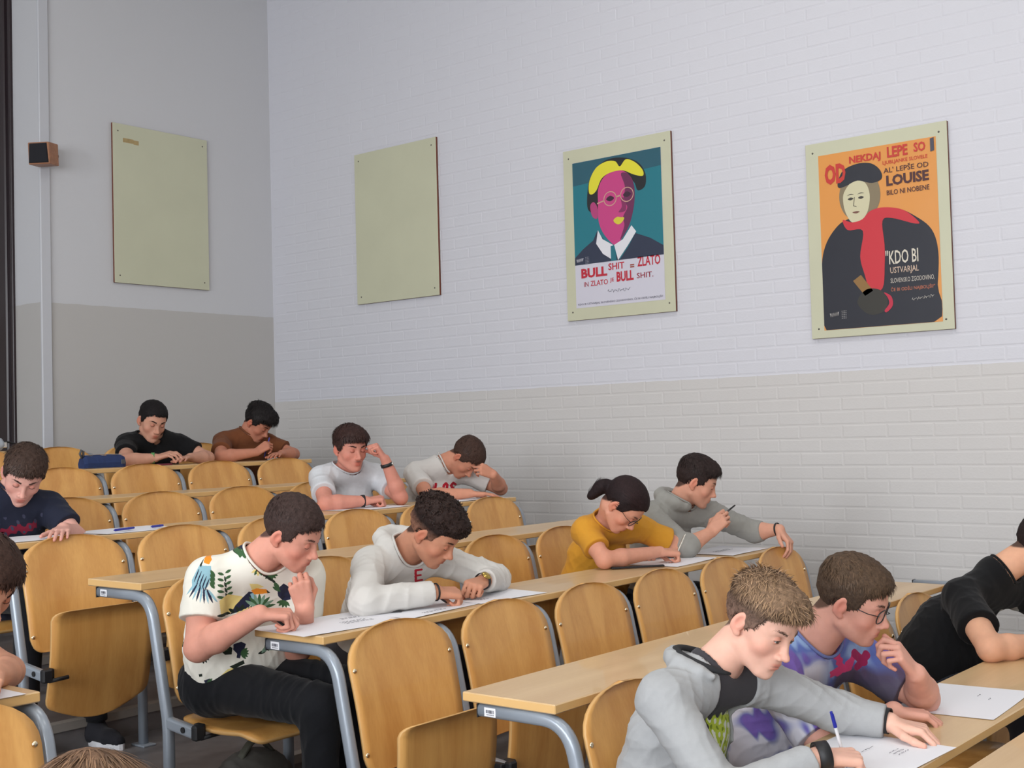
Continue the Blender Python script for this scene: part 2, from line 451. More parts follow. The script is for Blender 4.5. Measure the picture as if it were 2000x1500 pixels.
ROWD = {1: 'the last row by the back wall', 2: 'the second row from the back wall', 3: 'the row of the white T-shirt students',
        4: 'the row below the white T-shirt students', 5: 'the row of the toucan-shirt student', 6: 'the row below the toucan-shirt student',
        7: 'the row of the blond hoodie student'}
def chair(i, k, down, x0=None, where='from the centre aisle', n=None):
    proto = ch_dn if down else ch_up
    if down not in used: c = proto; used.add(down)
    else: c = copy_tree(proto)
    c.location = ((X0[i] if x0 is None else x0)+P*(k+.5)-.012, YF[i], ZO+ZD[i])
    c['category'] = 'chair'; c['group'] = 'beech tip-up chairs of the lecture hall'
    c['label'] = '%s beech chair from the aisle in %s' % (ORD[n if n is not None else k], ROWD[i])
    return c
DL = {2: 'beech desk under the elbows of the two students by the back wall', 3: 'beech desk third from the back wall, empty of papers',
      4: 'beech desk carrying the papers of the two white T-shirt students', 5: 'empty beech desk behind the student in the toucan shirt',
      6: 'beech desk where the toucan-shirt and curly-haired students write', 7: 'empty pale beech desk behind the blond student in grey hoodie',
      8: 'front beech desk where the blond student writes'}
XR = {1: 0, 2: X0[2]+6*P, 3: X0[3]+6*P, 4: X0[4]+6*P, 5: X0[5]+6*P, 6: 5.60, 7: 5.45, 8: 5.7}
for i in range(2, 9):
    desk(i, X0[i]-.03, XR[i], DL[i], 7 if i < 8 else 1, X0[i]-.012)
# occupied seats (folded down): row -> seat indices
OCC = {1: (4, 5), 3: (0, 4, 5), 5: (0, 1, 4, 5), 7: (0, 1, 3)}
for i in range(1, 8):
    for k in range(6): chair(i, k, k in OCC.get(i, ()))
# frames of the last row carry no desk: a low rail stands in the floor
desk(1, X0[1]-.03, 3.99, 'short beech desk end carrying a bag at the far left', 0, 0)
t = empty('seat_row_frame', (0, YF[1], ZO+ZD[1]), 'grey tubular frame carrying the chairs of the last row', 'frame')
for k in range(7):
    f = shared('frame', me_frame, t, (X0[1]-.012+k*P, 0, 0)); shared('seat_arm', me_arm, f); shared('foot_plate', me_foot, f)
# left block across the aisle
LX = 1.67
desk(6, LX-1.1, LX, 'beech desk end with a sheet of paper at the left edge', 2, LX-.012-P, labelled=False)
c = chair(6, 0, False, LX-P, 'left of the centre aisle', 0); c['label'] = 'beech chair back with a big bolt in the bottom left corner'
desk(7, LX-1.1, LX-.03, 'beech desk beside the brown-haired head bottom left', 2, LX-.04-P, labelled=False)
chair(5, 0, True, LX-P-.04, '', 0)['label'] = 'folded-down beech chair under the student cut off by the left edge'
chair(7, 0, True, LX-P-.05, '', 0)['label'] = 'beech chair left of the aisle hidden by the head at the bottom'
# ================================================================ figures
# A body is one signed-distance surface (rounded cones and ellipsoids blended smoothly) meshed with surface nets.
V3 = lambda *a: np.array(a, float)
def unit(v): v = np.asarray(v, float); return v/np.linalg.norm(v)
def smin(a, b, k): 
    h = np.clip(.5+.5*(b-a)/k, 0, 1); return b*(1-h)+a*h-k*h*(1-h)
def smax(a, b, k): return -smin(-a, -b, k)
class Cap:       # rounded cone a->b, optionally squashed along an axis, optionally cut by planes
    def __init__(s, a, b, ra, rb, k=.02, op='+', sq=None, cuts=()):
        s.a = np.array(a, np.float32); s.b = np.array(b, np.float32); s.ra = ra; s.rb = rb; s.k = k; s.op = op; s.sq = sq
        s.cuts = [(np.array(p, float), unit(n)) for p, n in cuts]
        s.c = (s.a+s.b)/2; s.r = np.linalg.norm(s.b-s.a)/2+max(ra, rb)*(sq[1] if sq else 1)
    def d(s, P):
        a, b = s.a, s.b; Q = P
        if s.sq:
            ax, f = s.sq; ax = unit(ax)
            Q = P-np.outer((P-s.c)@ax*(1-1/f), ax).astype(P.dtype)
            a = a-ax*((a-s.c)@ax)*(1-1/f); b = b-ax*((b-s.c)@ax)*(1-1/f)
        ab = b-a; L = np.float32(ab@ab+1e-12)
        Q = Q-a; t = np.clip(Q@ab/L, 0, 1); Q = Q-t[:, None]*ab
        D = np.sqrt(np.einsum('ij,ij->i', Q, Q))-(s.ra+(s.rb-s.ra)*t)
        for p, n in s.cuts: D = smax(D, (P-p)@n, .004)
        return D
class Ell:
    def __init__(s, c, r, F=None, k=.02, op='+'):
        s.c = np.array(c, float); s.rr = np.array(r, float); s.F = np.eye(3) if F is None else np.array(F, float); s.k = k; s.op = op; s.r = max(r)
    def d(s, P):
        q = (P-s.c)@s.F.T; k0 = np.linalg.norm(q/s.rr, axis=1)+1e-9; k1 = np.linalg.norm(q/s.rr**2, axis=1)+1e-9
        return k0*(k0-1)/k1
class Fun:
    def __init__(s, c, r, f, k=.01, op='+'): s.c = np.array(c, float); s.r = r; s.f = f; s.k = k; s.op = op
    def d(s, P): return s.f(P)
def evalp(prims, P, D=None):
    if D is None: D = np.full(len(P), .3)
    for p in prims:
        q = p.d(P)
        if p.op == '+': D = smin(D, q, p.k)
        elif p.op == '-': D = smax(D, -q, p.k)
        else: D = D+q
    return D
def net(prims, vox, disp=None):
    """surface nets over the blocks that the surface crosses"""
    B = 8; add = [p for p in prims if p.op == '+']
    lo = np.min([p.c-p.r for p in add], 0)-3*vox; hi = np.max([p.c+p.r for p in add], 0)+3*vox
    nb = np.maximum(1, np.ceil((hi-lo)/(vox*B)).astype(int)); n = nb*B
    D = np.full(n, .1, np.float32)
    ii = np.stack(np.meshgrid(*[np.arange(k) for k in nb], indexing='ij'), -1).reshape(-1, 3)
    cen = lo+(ii*B+(B-1)/2)*vox; hd = vox*B*.87
    dc = np.full(len(cen), .3)
    for p in prims:
        if p.op == '+': dc = np.minimum(dc, p.d(cen)-p.k*.3)
        elif p.op == '-': dc = np.maximum(dc, -p.d(cen))
    act = np.abs(dc) < hd*1.25+.02
    ins = (dc < 0) & ~act
    for i, j, k in ii[ins]: D[i*B:i*B+B, j*B:j*B+B, k*B:k*B+B] = -.1
    A = ii[act]; C = cen[act]
    g = np.stack(np.meshgrid(*[np.arange(B)]*3, indexing='ij'), -1).reshape(-1, 3)
    P = (lo+((A[:, None, :]*B+g[None])*vox)).astype(np.float32); val = np.full(P.shape[:2], .1, np.float32)
    for p in prims:
        m = np.nonzero(np.linalg.norm(C-p.c, axis=1) < p.r+hd+p.k+.012)[0]
        if not len(m): continue
        Q = P[m].reshape(-1, 3); q = p.d(Q).astype(np.float32).reshape(len(m), -1); cur = val[m]
        if p.op == '+': cur = smin(cur, q, p.k)
        elif p.op == '-': cur = smax(cur, -q, p.k)
        else: cur = cur+q
        val[m] = cur
    if disp is not None:
        near = np.abs(val) < .03
        val[near] += disp(P[near])
    for (i, j, k), v in zip(A, val): D[i*B:i*B+B, j*B:j*B+B, k*B:k*B+B] = v.reshape(B, B, B)
    s = D < 0
    cor = [(a, b, c) for a in (0, 1) for b in (0, 1) for c in (0, 1)]
    sl = lambda arr, c: arr[c[0]:arr.shape[0]-1+c[0], c[1]:arr.shape[1]-1+c[1], c[2]:arr.shape[2]-1+c[2]]
    anys = np.zeros(tuple(x-1 for x in n), bool); alls = np.ones_like(anys)
    for c in cor: q = sl(s, c); anys |= q; alls &= q
    cell = anys & ~alls; idx = np.argwhere(cell)
    vid = np.full(cell.shape, -1, np.int32); vid[cell] = np.arange(len(idx))
    dv = {c: D[idx[:, 0]+c[0], idx[:, 1]+c[1], idx[:, 2]+c[2]] for c in cor}
    acc = np.zeros((len(idx), 3)); cnt = np.zeros(len(idx))
    for a in cor:
        for ax in range(3):
            if a[ax] == 0:
                b = tuple(1 if i == ax else a[i] for i in range(3)); da, db = dv[a], dv[b]
                m = (da < 0) != (db < 0); t = np.where(m, da/np.where(m, da-db, 1), 0)
                pt = np.array(a, float)[None]+np.eye(3)[ax][None]*t[:, None]
                acc += pt*m[:, None]; cnt += m
    Vt = lo+(idx+acc/np.maximum(cnt, 1)[:, None])*vox
    Fs = []
    for ax in range(3):
        u, v = (ax+1) % 3, (ax+2) % 3
        e = np.zeros(3, int); e[ax] = 1
        a = s; b = np.roll(s, -1, ax)
        ch = (a != b); ch_i = np.argwhere(ch)
        ok = (ch_i[:, ax] < n[ax]-1) & (ch_i[:, u] > 0) & (ch_i[:, v] > 0) & (ch_i[:, u] < n[u]-1) & (ch_i[:, v] < n[v]-1)
        ch_i = ch_i[ok]
        q = []
        for du, dv_ in ((0, 0), (-1, 0), (-1, -1), (0, -1)):
            c = ch_i.copy(); c[:, u] += du; c[:, v] += dv_; q.append(vid[c[:, 0], c[:, 1], c[:, 2]])
        q = np.stack(q, 1); sg = s[ch_i[:, 0], ch_i[:, 1], ch_i[:, 2]]
        q[~sg] = q[~sg][:, ::-1]
        Fs.append(q[(q >= 0).all(1)])
    return Vt, np.concatenate(Fs)
def thin(V, F, hidden, cell):
    """merge the vertices that lie under clothing into coarse clusters"""
    q = np.round(V/cell).astype(np.int64); key = q[:, 0]*73856093 ^ q[:, 1]*19349663 ^ q[:, 2]*83492791
    key = np.where(hidden, key, -np.arange(len(V))-10**15)
    _, first, inv = np.unique(key, return_index=True, return_inverse=True); inv = inv.ravel()
    T = np.concatenate([F[:, [0, 1, 2]], F[:, [0, 2, 3]]]); T = inv[T]
    ok = (T[:, 0] != T[:, 1]) & (T[:, 1] != T[:, 2]) & (T[:, 0] != T[:, 2])
    return V[first], T[ok]
def np_mesh(name, V, F, mats, parent=None, col=None, smooth=True, mi=None):
    me = bpy.data.meshes.new(name); V = np.asarray(V, np.float32); F = np.asarray(F, np.int32); k = F.shape[1]
    me.vertices.add(len(V)); me.vertices.foreach_set('co', V.ravel())
    me.loops.add(F.size); me.loops.foreach_set('vertex_index', F.ravel())
    me.polygons.add(len(F)); me.polygons.foreach_set('loop_start', np.arange(0, F.size, k, dtype=np.int32))
    if smooth: me.polygons.foreach_set('use_smooth', np.ones(len(F), bool))
    for m in (mats if isinstance(mats, (list, tuple)) else [mats]): me.materials.append(m)
    if mi is not None: me.polygons.foreach_set('material_index', mi)
    if col is not None:
        ca = me.color_attributes.new('Col', 'FLOAT_COLOR', 'POINT')
        c4 = np.ones((len(V), 4), np.float32); c4[:, :3] = col; ca.data.foreach_set('color', c4.ravel())
    me.update(calc_edges=True); me.validate()
    o = bpy.data.objects.new(name, me); COL.objects.link(o)
    if parent: o.parent = parent
    return o
def vcol_mat(name, rough, sss=0, sheen=0, bump=0, bscale=400, spec=.4, noise=.0, nscale=30):
    m = new_mat(name, (1, 1, 1), rough, sss=sss, sheen=sheen, spec=spec); nt = m.node_tree; b = nt.nodes['Principled BSDF']
    a = nt.nodes.new('ShaderNodeVertexColor'); a.layer_name = 'Col'
    nt.links.new(a.outputs[0], b.inputs['Base Color'])
    if noise:
        tc = nt.nodes.new('ShaderNodeTexCoord'); nz = nt.nodes.new('ShaderNodeTexNoise'); nz.inputs['Scale'].default_value = nscale; nz.inputs['Detail'].default_value = 4
        nt.links.new(tc.outputs['Object'], nz.inputs[0])
        mr = nt.nodes.new('ShaderNodeMapRange'); mr.inputs[1].default_value = .3; mr.inputs[2].default_value = .7; mr.inputs[3].default_value = 1-noise; mr.inputs[4].default_value = 1+noise*.5
        nt.links.new(nz.outputs[0], mr.inputs[0])
        mm = nt.nodes.new('ShaderNodeVectorMath'); mm.operation = 'SCALE'; nt.links.new(a.outputs[0], mm.inputs[0]); nt.links.new(mr.outputs[0], mm.inputs['Scale'])
        nt.links.new(mm.outputs[0], b.inputs['Base Color'])
    if bump:
        tc = nt.nodes.new('ShaderNodeTexCoord'); nz = nt.nodes.new('ShaderNodeTexNoise'); nz.inputs['Scale'].default_value = bscale; nz.inputs['Detail'].default_value = 2
        bp = nt.nodes.new('ShaderNodeBump'); bp.inputs['Strength'].default_value = bump; bp.inputs['Distance'].default_value = .001
        nt.links.new(tc.outputs['Object'], nz.inputs[0]); nt.links.new(nz.outputs[0], bp.inputs['Height']); nt.links.new(bp.outputs[0], b.inputs['Normal'])
    return m
m_skin = vcol_mat('skin', .58, sss=.15, spec=.25, noise=.06, nscale=35)
m_hair = vcol_mat('hair', .58, spec=.3)
m_cap = vcol_mat('hair_mass', .75, spec=.25, bump=.9, bscale=260, noise=.35, nscale=170)
m_cloth = vcol_mat('cloth', .88, sheen=.06, spec=.2, bump=.25, noise=.03, nscale=60)
m_eyew = new_mat('eye_white', (.72, .68, .66), .2); m_iris = new_mat('iris', (.05, .035, .02), .15); 
m_lid = vcol_mat('eyelid', .5, sss=.1)
m_lash = new_mat('lash', (.025, .015, .012), .6)
m_glassf = new_mat('spectacle_frame', (.02, .018, .02), .3)
m_lens = bpy.data.materials.new('spectacle_lens'); m_lens.use_nodes = True
_nt = m_lens.node_tree; _nt.nodes.clear(); _o = _nt.nodes.new('ShaderNodeOutputMaterial'); _mx = _nt.nodes.new('ShaderNodeMixShader'); _tr = _nt.nodes.new('ShaderNodeBsdfTransparent'); _gl = _nt.nodes.new('ShaderNodeBsdfGlossy')
_gl.inputs['Roughness'].default_value = .03; _mx.inputs[0].default_value = .10
_nt.links.new(_tr.outputs[0], _mx.inputs[1]); _nt.links.new(_gl.outputs[0], _mx.inputs[2]); _nt.links.new(_mx.outputs[0], _o.inputs[0])

def wrinkle(seed, amp, wl):
    r = np.random.default_rng(seed); K = [(unit(r.normal(size=3)), r.uniform(.7, 1.6), r.uniform(0, 6.3)) for _ in range(5)]
    W = [(unit(r.normal(size=3)), r.uniform(0, 6.3)) for _ in range(3)]
    def f(P):
        Q = P.astype(np.float64).copy()
        for k, (d, ph) in enumerate(W): Q = Q+np.outer(np.sin(P@d*2*np.pi/(wl*2.6)+ph)*wl*.35, W[(k+1) % 3][0])
        s = 0
        for d, fr, ph in K:
            v = np.sin(Q@d*2*np.pi*fr/wl+ph); s = s+(1-np.abs(v))**2
        return ((s/len(K))-.35)*-amp*1.6
    return f
def head_frame(yaw, pitch, roll):
    """rows: left, forward, up; yaw turns from facing -Y towards +X, pitch tips the face down"""
    a, b, c = (math.radians(x) for x in (yaw, pitch, roll))
    f = V3(math.sin(a)*math.cos(b), -math.cos(a)*math.cos(b), -math.sin(b))
    l = V3(math.cos(a), math.sin(a), 0); u = np.cross(f, -l)
    if u[2] < 0 and b < 1.5: u = -u
    l2 = l*math.cos(c)+u*math.sin(c); u2 = -l*math.sin(c)+u*math.cos(c)
    return np.array([l2, f, u2])
def hairline(az):
    return np.interp(az, [-90, -60, -35, -18, 0, 12, 28, 40, 55, 70, 90], [-.066, -.055, -.03, .008, .016, -.012, .004, .042, .058, .066, .066])
def fold(Q):      # azimuth around the head: 90 front, 0 side, -90 back
    return np.degrees(np.arctan2(Q[:, 1]+.012, np.abs(Q[:, 0])+1e-6))
H0 = V3(math.sin(math.radians(39.2)), -math.cos(math.radians(39.2)), 0)       # the shirt fronts the student turns to the aisle
class Head:
    def __init__(s, c, yaw=0, pitch=20, roll=0, scale=1.0, nose=1, jaw=1, plump=0):
        s.c = np.array(c, float); s.F = head_frame(yaw, pitch, roll); s.s = scale; s.nose = nose; s.jaw = jaw; s.plump = plump
    def w(s, l, f, u): return s.c+(V3(l, f, u)*s.s)@s.F
    def loc(s, P): return ((P-s.c)@s.F.T)/s.s
    def prims(s):
        w, k, F = s.w, s.s, s.F; E = lambda c, r, kk=.015, op='+', FF=None: Ell(w(*c), [x*k for x in r], F if FF is None else FF, kk*k, op)
        C = lambda a, b, ra, rb, kk=.012, op='+': Cap(w(*a), w(*b), ra*k, rb*k, kk*k, op)
        pl = s.plump
        L = [E((0, -.012, .032), (.0745, .094, .083), .02), E((0, .026, -.008), (.064+pl*.4, .055, .082), .03), E((0, .032, -.058), (.050*s.jaw+pl, .047, .048), .025),
             C((0, .072, -.100), (0, .060, -.09), .0165, .02, .018)]
        for sg in (-1, 1):
            L += [C((sg*(.054+pl), -.004, -.058), (sg*.02, .06, -.098), .014, .014, .022), E((sg*.043, .050, -.030), (.021+pl*.5, .020, .019), .02),
                  C((sg*.042, .064, .020), (sg*.012, .079, .017), .008, .009, .012)]
        L += [E((0, .073, -.064), (.027, .020, .026), .018)]
        for sg in (-1, 1): L += [E((sg*.031, .086, .001), (.019, .014, .0115), .010, '-')]
        for sg in (-1, 1): L += [E((sg*.031, .067, .000), (.0150, .0145, .0125), .004)]
        n = s.nose
        L += [C((0, .078, .014), (0, .0965, -.030), .0075, .0095*n, .010), E((0, .0985+.003*n, -.036), (.0115*n, .0125, .0105), .006)]
        for sg in (-1, 1):
            L += [E((sg*.0125*n, .093, -.041), (.0075, .010, .0075), .005), E((sg*.0065, .100, -.0475), (.0035, .0045, .003), .003, '-')]
        L += [E((0, .0862, -.0635), (.0205, .0080, .0042), .005), E((0, .0852, -.0738), (.017, .0088, .0054), .005),
              Cap(w(-.022, .094, -.0688), w(.022, .094, -.0688), .0014*k, .0014*k, .004*k, '-'),
              E((0, .096, -.086), (.018, .008, .004), .010, '-')]
        for sg in (-1, 1):
            ef = head_frame(0, 0, 0)
            a = math.radians(-18*1); R = np.array([[1, 0, 0], [0, math.cos(a), math.sin(a)], [0, -math.sin(a), math.cos(a)]])@F
            R2 = np.array([[math.cos(.35*sg), math.sin(.35*sg), 0], [-math.sin(.35*sg), math.cos(.35*sg), 0], [0, 0, 1]])@R
            L += [E((sg*.0790, -.014, -.004), (.0080, .0185, .031), .006, '+', R2), E((sg*.0885, -.008, .000), (.0080, .0110, .0195), .003, '-', R2),
                  E((sg*.0765, -.004, -.006), (.004, .005, .008), .005, '+', R2), E((sg*.075, -.010, -.033), (.006, .010, .009), .006, '+', R2)]
        return L
    def color(s, P, base, o):
        """skin colours of the head region"""
        Q = s.loc(P); n = len(P); c = np.tile(base, (n, 1)); g = lambda cc, r: np.exp(-(((Q-np.array(cc))/np.array(r))**2).sum(1))
        near = (np.abs(Q) < .16).all(1)
        red = base*np.array([1.02, .62, .58])
        def mix(m, col): 
            m = (np.clip(m, 0, 1)*near)[:, None]; return c*(1-m)+np.asarray(col)*m
        blush = o.get('blush', .35)
        for sg in (-1, 1):
            c = mix(g((sg*.045, .055, -.035), (.028, .03, .024))*blush, red)
            c = mix(g((sg*.083, -.014, -.004), (.012, .024, .034))*.65, red)
            c = mix(g((sg*.031, .084, .001), (.021, .02, .013))*.30, base*np.array([.62, .48, .45]))
        c = mix(g((0, .105, -.038), (.014, .016, .014))*(blush*.6), red)
        lip = np.maximum(g((0, .094, -.0635), (.021, .010, .0045)), g((0, .094, -.0748), (.018, .010, .0058)))
        c = mix(lip*1.4, base*np.array([.90, .56, .53]))
        c = mix(g((0, .096, -.0688), (.021, .008, .0016))*1.0, base*np.array([.35, .16, .15]))
        st = o.get('stubble', 0)
        if st: c = mix(((Q[:, 2] < -.052) & (Q[:, 1] > -.01))*st*np.clip((-.045-Q[:, 2])/.02, 0, 1), base*.45)
        if o.get('moustache'): c = mix(g((0, .093, -.0565), (.02, .01, .0035))*1.2*o['moustache'], np.array(o['hair'])*1.2)
        az = fold(Q); h = hairline(az)+o.get('hl', 0)
        up = np.clip((Q[:, 2]-h)/.008+.6, 0, 1)*(np.abs(Q[:, 0]) < .0768)
        c = mix(up*(Q[:, 1] < .083), np.array(o['hair'])*.8+base*.10)
        return c
    def extras(s, par, o, base):
        """eyes, lids, brows as child meshes"""
        op = o.get('eye', .0)     # lid edge elevation in degrees; negative looks down, nearly shut
        k = s.s
        for sg in (-1, 1):
            ec = (sg*.031, .0695, .000); r = .0128
            V = []; F = []; mi = []
            nu, nv = 14, 10
            gz = math.radians(o.get('gaze', -25)); gx = math.radians(o.get('gx', 0))
            gd = V3(math.sin(gx)*math.cos(gz), math.cos(gx)*math.cos(gz), math.sin(gz))
            V_, F_, M_ = [], [], []
            for i in range(nv+1):
                th = math.pi*i/nv
                for j in range(nu): 
                    ph = 2*math.pi*j/nu; V_.append((math.sin(th)*math.cos(ph), math.sin(th)*math.sin(ph), math.cos(th)))
            V_ = np.array(V_); 
            for i in range(nv):
                for j in range(nu): F_.append((i*nu+j, i*nu+(j+1) % nu, (i+1)*nu+(j+1) % nu, (i+1)*nu+j))
            zax = gd; xax = unit(np.cross(V3(0, 0, 1), zax)); yax = np.cross(zax, xax)
            W = (V_@np.array([xax, yax, zax]))*r+np.array(ec)
            mi = [1 if i < 2 else 0 for i in range(nv) for j in range(nu)]
            np_mesh('eye', s.c+(W*k)@s.F, F_, [m_eyew, m_iris], par, mi=np.array(mi))
            def patch(e0, e1, rr):      # elevation band, e0(az) edge
                V = []; F = []; A, Bn = 14, 7
                for i in range(A+1):
                    az = math.radians(-72+144*i/A)
                    for j in range(Bn+1):
                        t = j/Bn; el = math.radians(e0(az)*(1-t)+e1*t)
                        V.append((ec[0]+rr*math.sin(az)*math.cos(el), ec[1]+rr*math.cos(az)*math.cos(el), ec[2]+rr*math.sin(el)))
                for i in range(A):
                    for j in range(Bn): F.append((i*(Bn+1)+j, (i+1)*(Bn+1)+j, (i+1)*(Bn+1)+j+1, i*(Bn+1)+j+1))
                return np.array(V), F
            up_e = lambda az: op+(-14-op)*(1-math.cos(az*1.15)**1)*1.0
            lo_e = lambda az: -26+12*(1-math.cos(az*1.15))
            Vu, Fu = patch(up_e, 80, r+.0011); lidc = base*np.array([.86, .68, .64])
            np_mesh('eyelid', s.c+(Vu*k)@s.F, Fu, m_lid, par, np.tile(lidc, (len(Vu), 1)))
            Vl, Fl = patch(lo_e, -85, r+.0009)
            np_mesh('eyelid', s.c+(Vl*k)@s.F, [f[::-1] for f in Fl], m_lid, par, np.tile(base*np.array([.92, .74, .70]), (len(Vl), 1)))
            path = []
            for i in range(13):
                az = math.radians(-66+132*i/12); el = math.radians(up_e(az)); rr = r+.0016
                path.append(tuple(s.w(ec[0]+rr*math.sin(az)*math.cos(el), ec[1]+rr*math.cos(az)*math.cos(el), ec[2]+rr*math.sin(el))))
            MB().tube(path, .0009*k, 5).build('eyelashes', m_lash, par, True)
        # brows: short strands
        Vb, Fb = [], []
        r = np.random.default_rng(3)
        for sg in (-1, 1):
            for q in range(int(240*o.get('brow', 1))):
                t = r.uniform(0, 1); l = sg*(.013+.036*t); u = .0195+.006*math.sin(t*2.4)+r.normal()*.0017; f = .0885-.0215*t**1.8+.0005
                p0 = V3(l, f, u); d = V3(sg*.006, -.0018*t-.0005, .0010-.003*t)*r.uniform(.8, 1.3); wd = V3(0, 0, .00045)
                n0 = len(Vb); Vb += [p0-wd, p0+wd, p0+d+V3(0, .0006, 0)]; Fb.append((n0, n0+1, n0+2))
        np_mesh('eyebrow', s.c+(np.array(Vb)*k)@s.F, Fb, m_hair, par, np.tile(np.array(o['hair'])*o.get('browc', .9), (len(Vb), 1)))
def hair(hd, par, o, base, vox):
    k = hd.s; col = np.array(o['hair']); hl = o.get('hl', 0)
    tt, ts = o.get('top', .018), o.get('side', .005)
    def f(P):
        Q = hd.loc(P)
        t = ts+(tt-ts)*np.clip((Q[:, 2]-.035)/.05, 0, 1)+o.get('frontlift', 0)*np.clip((Q[:, 1]-.03)/.04, 0, 1)*np.clip((Q[:, 2]-.05)/.03, 0, 1)+.0015
        rr = np.array([.0745, .094, .083]); q = Q-np.array([0, -.012, .032])
        k0 = np.linalg.norm(q/rr, axis=1)+1e-9; k1 = np.linalg.norm(q/rr**2, axis=1)+1e-9; d1 = k0*(k0-1)/k1
        rr2 = np.array([.064, .055, .082]); q2 = Q-np.array([0, .026, -.008])
        k0 = np.linalg.norm(q2/rr2, axis=1)+1e-9; k1 = np.linalg.norm(q2/rr2**2, axis=1)+1e-9; d2 = k0*(k0-1)/k1
        d = smin(d1, d2, .03)-t
        h = hairline(fold(Q))+hl
        n = np.sin(Q[:, 0]*190+3)*np.sin(Q[:, 1]*170)*np.sin(Q[:, 2]*160+1)
        d = d+n*.0025*o.get('lump', 1)
        return smax(d, (h-Q[:, 2])*.8+n*.002, .006)*k
    P0 = [Fun(hd.c, .15*k, f, .01)]
    for b in o.get('blobs', ()): P0.append(Ell(hd.w(*b[0]), [x*k for x in b[1]], hd.F, .015))
    V, F = net(P0, vox)
    Q = hd.loc(V); r = np.random.default_rng(o.get('seed', 1))
    n = r.uniform(.75, 1.1, len(V)); 
    fade = np.clip((Q[:, 2]-.03)/.05, 0, 1)[:, None]; tipc = np.array(o.get('tip', col))
    C = (col*(1-fade*.35)+tipc*fade*.35)*n[:, None]
    fd = o.get('fade', 0)
    if fd: 
        m = (np.clip((.04-Q[:, 2])/.04, 0, 1)*fd)[:, None]; C = C*(1-m)+(base*.45+col*.4)*m
    ho = np_mesh('hair', V, F, m_cap, par, C)
    # strands
    N = int(o.get('n', 1500)*1.6); st = o.get('style', 'short')
    # vertex normals by gradient
    pick = r.choice(len(V), size=min(len(V)*3, N), replace=True); p = Q[pick]
    nn = p-np.array([0, -.012, .02]); nn = nn/np.linalg.norm(nn, axis=1)[:, None]
    h = hairline(fold(p))+hl; topm = np.clip((p[:, 2]-.045)/.04, 0, 1)
    whorl = np.array([.01, -.07, .09])
    comb = p-whorl; comb -= nn*(comb*nn).sum(1)[:, None]; comb /= np.linalg.norm(comb, axis=1)[:, None]+1e-6
    lt, ls = o.get('lt', .035), o.get('ls', .010)
    Ls = (ls+(lt-ls)*topm)*r.uniform(.6, 1.2, len(p))
    lift = o.get('lift', .25); hug = o.get('hug', .6)
    d0 = comb+nn*(lift*topm*.7+.05)[:, None]+r.normal(size=p.shape)*o.get('mess', .25)
    if st == 'quiff': d0 = d0*(1-.6*topm[:, None])+(nn*.5+np.array([.25, .45, .55]))*(topm*.9)[:, None]
    if st == 'back': d0 = np.array([0, -.9, -.2])-p*3; d0 -= nn*((d0*nn).sum(1)*.95)[:, None]
    d0 /= np.linalg.norm(d0, axis=1)[:, None]
    bend = np.array([0, .25, -1.0])*o.get('droop', .5); 
    # clumps: strands of one clump share noise
    S_, R_ = 5, 2; Vs = []; wdt = o.get('w', .0016)
    cl = np.floor(p*55).astype(int); hsh = (cl[:, 0]*73+cl[:, 1]*179+cl[:, 2]*283) % 997
    ph = hsh*.37; cn = np.stack([np.sin(ph), np.cos(ph*1.3), np.sin(ph*2.1)], 1)*o.get('clump', .35)
    d0 = d0+cn; d0 /= np.linalg.norm(d0, axis=1)[:, None]
    pts = [p-nn*.003]; d = d0
    for i in range(S_-1):
        if st == 'curly':
            a = ph+i*1.9; d = d0*.5+np.stack([np.sin(a), np.cos(a), np.sin(a*1.4+1)], 1)*.9
        else: d = d+bend/S_*1.2
        if st != 'curly' and hug:
            nl = (pts[-1]-np.array([0, -.012, .02])); nl /= np.linalg.norm(nl, axis=1)[:, None]; on = (d*nl).sum(1); d = d-nl*(np.clip(on, -1, 1)*hug)[:, None]
        d = d/np.linalg.norm(d, axis=1)[:, None]
        q = pts[-1]+d*(Ls/(S_-1))[:, None]
        if o.get('wrap', 1):       # keep strands outside the skull
            e = (q-np.array([0, -.012, .032]))/np.array([.077, .097, .0855]); ln = np.linalg.norm(e, axis=1)
            m = ln < 1; q[m] = (e[m]/ln[m][:, None])*np.array([.077, .097, .0855])+np.array([0, -.012, .032])
        pts.append(q)
    side = np.cross(d0, nn); side /= np.linalg.norm(side, axis=1)[:, None]+1e-6; up2 = np.cross(side, d0)
    rings = []
    for i, q in enumerate(pts):
        w_ = wdt*(1-.85*(i/(S_-1))**1.5)
        for j in range(R_):
            a = 2*math.pi*j/R_; rings.append(q+(side*math.cos(a)*1.3+up2*math.sin(a)*.7)*w_)
    A = np.stack(rings, 1)          # N, S*R, 3
    m = len(p); Vh = hd.c+(A.reshape(-1, 3)*k)@hd.F
    base_i = (np.arange(m)*S_*R_)[:, None]; fl = []
    for i in range(S_-1):
        for j in range(R_): fl.append((i*R_+j, i*R_+(j+1) % R_, (i+1)*R_+(j+1) % R_, (i+1)*R_+j))
    if R_ == 2: fl = fl[::2]
    Fh = (base_i[:, :, None]+np.array(fl)[None]).reshape(-1, 4)
    sh = r.uniform(.55, 1.35, m)[:, None, None]; tcol = np.array(o.get('tip', col))
    gr = np.linspace(0, 1, S_).repeat(R_)[None, :, None]
    Ch = (col*(1-gr*topm[:, None, None])+tcol*gr*topm[:, None, None])*sh
    np_mesh('hair_strands', Vh, Fh, m_hair, ho, Ch.reshape(-1, 3))
    return ho

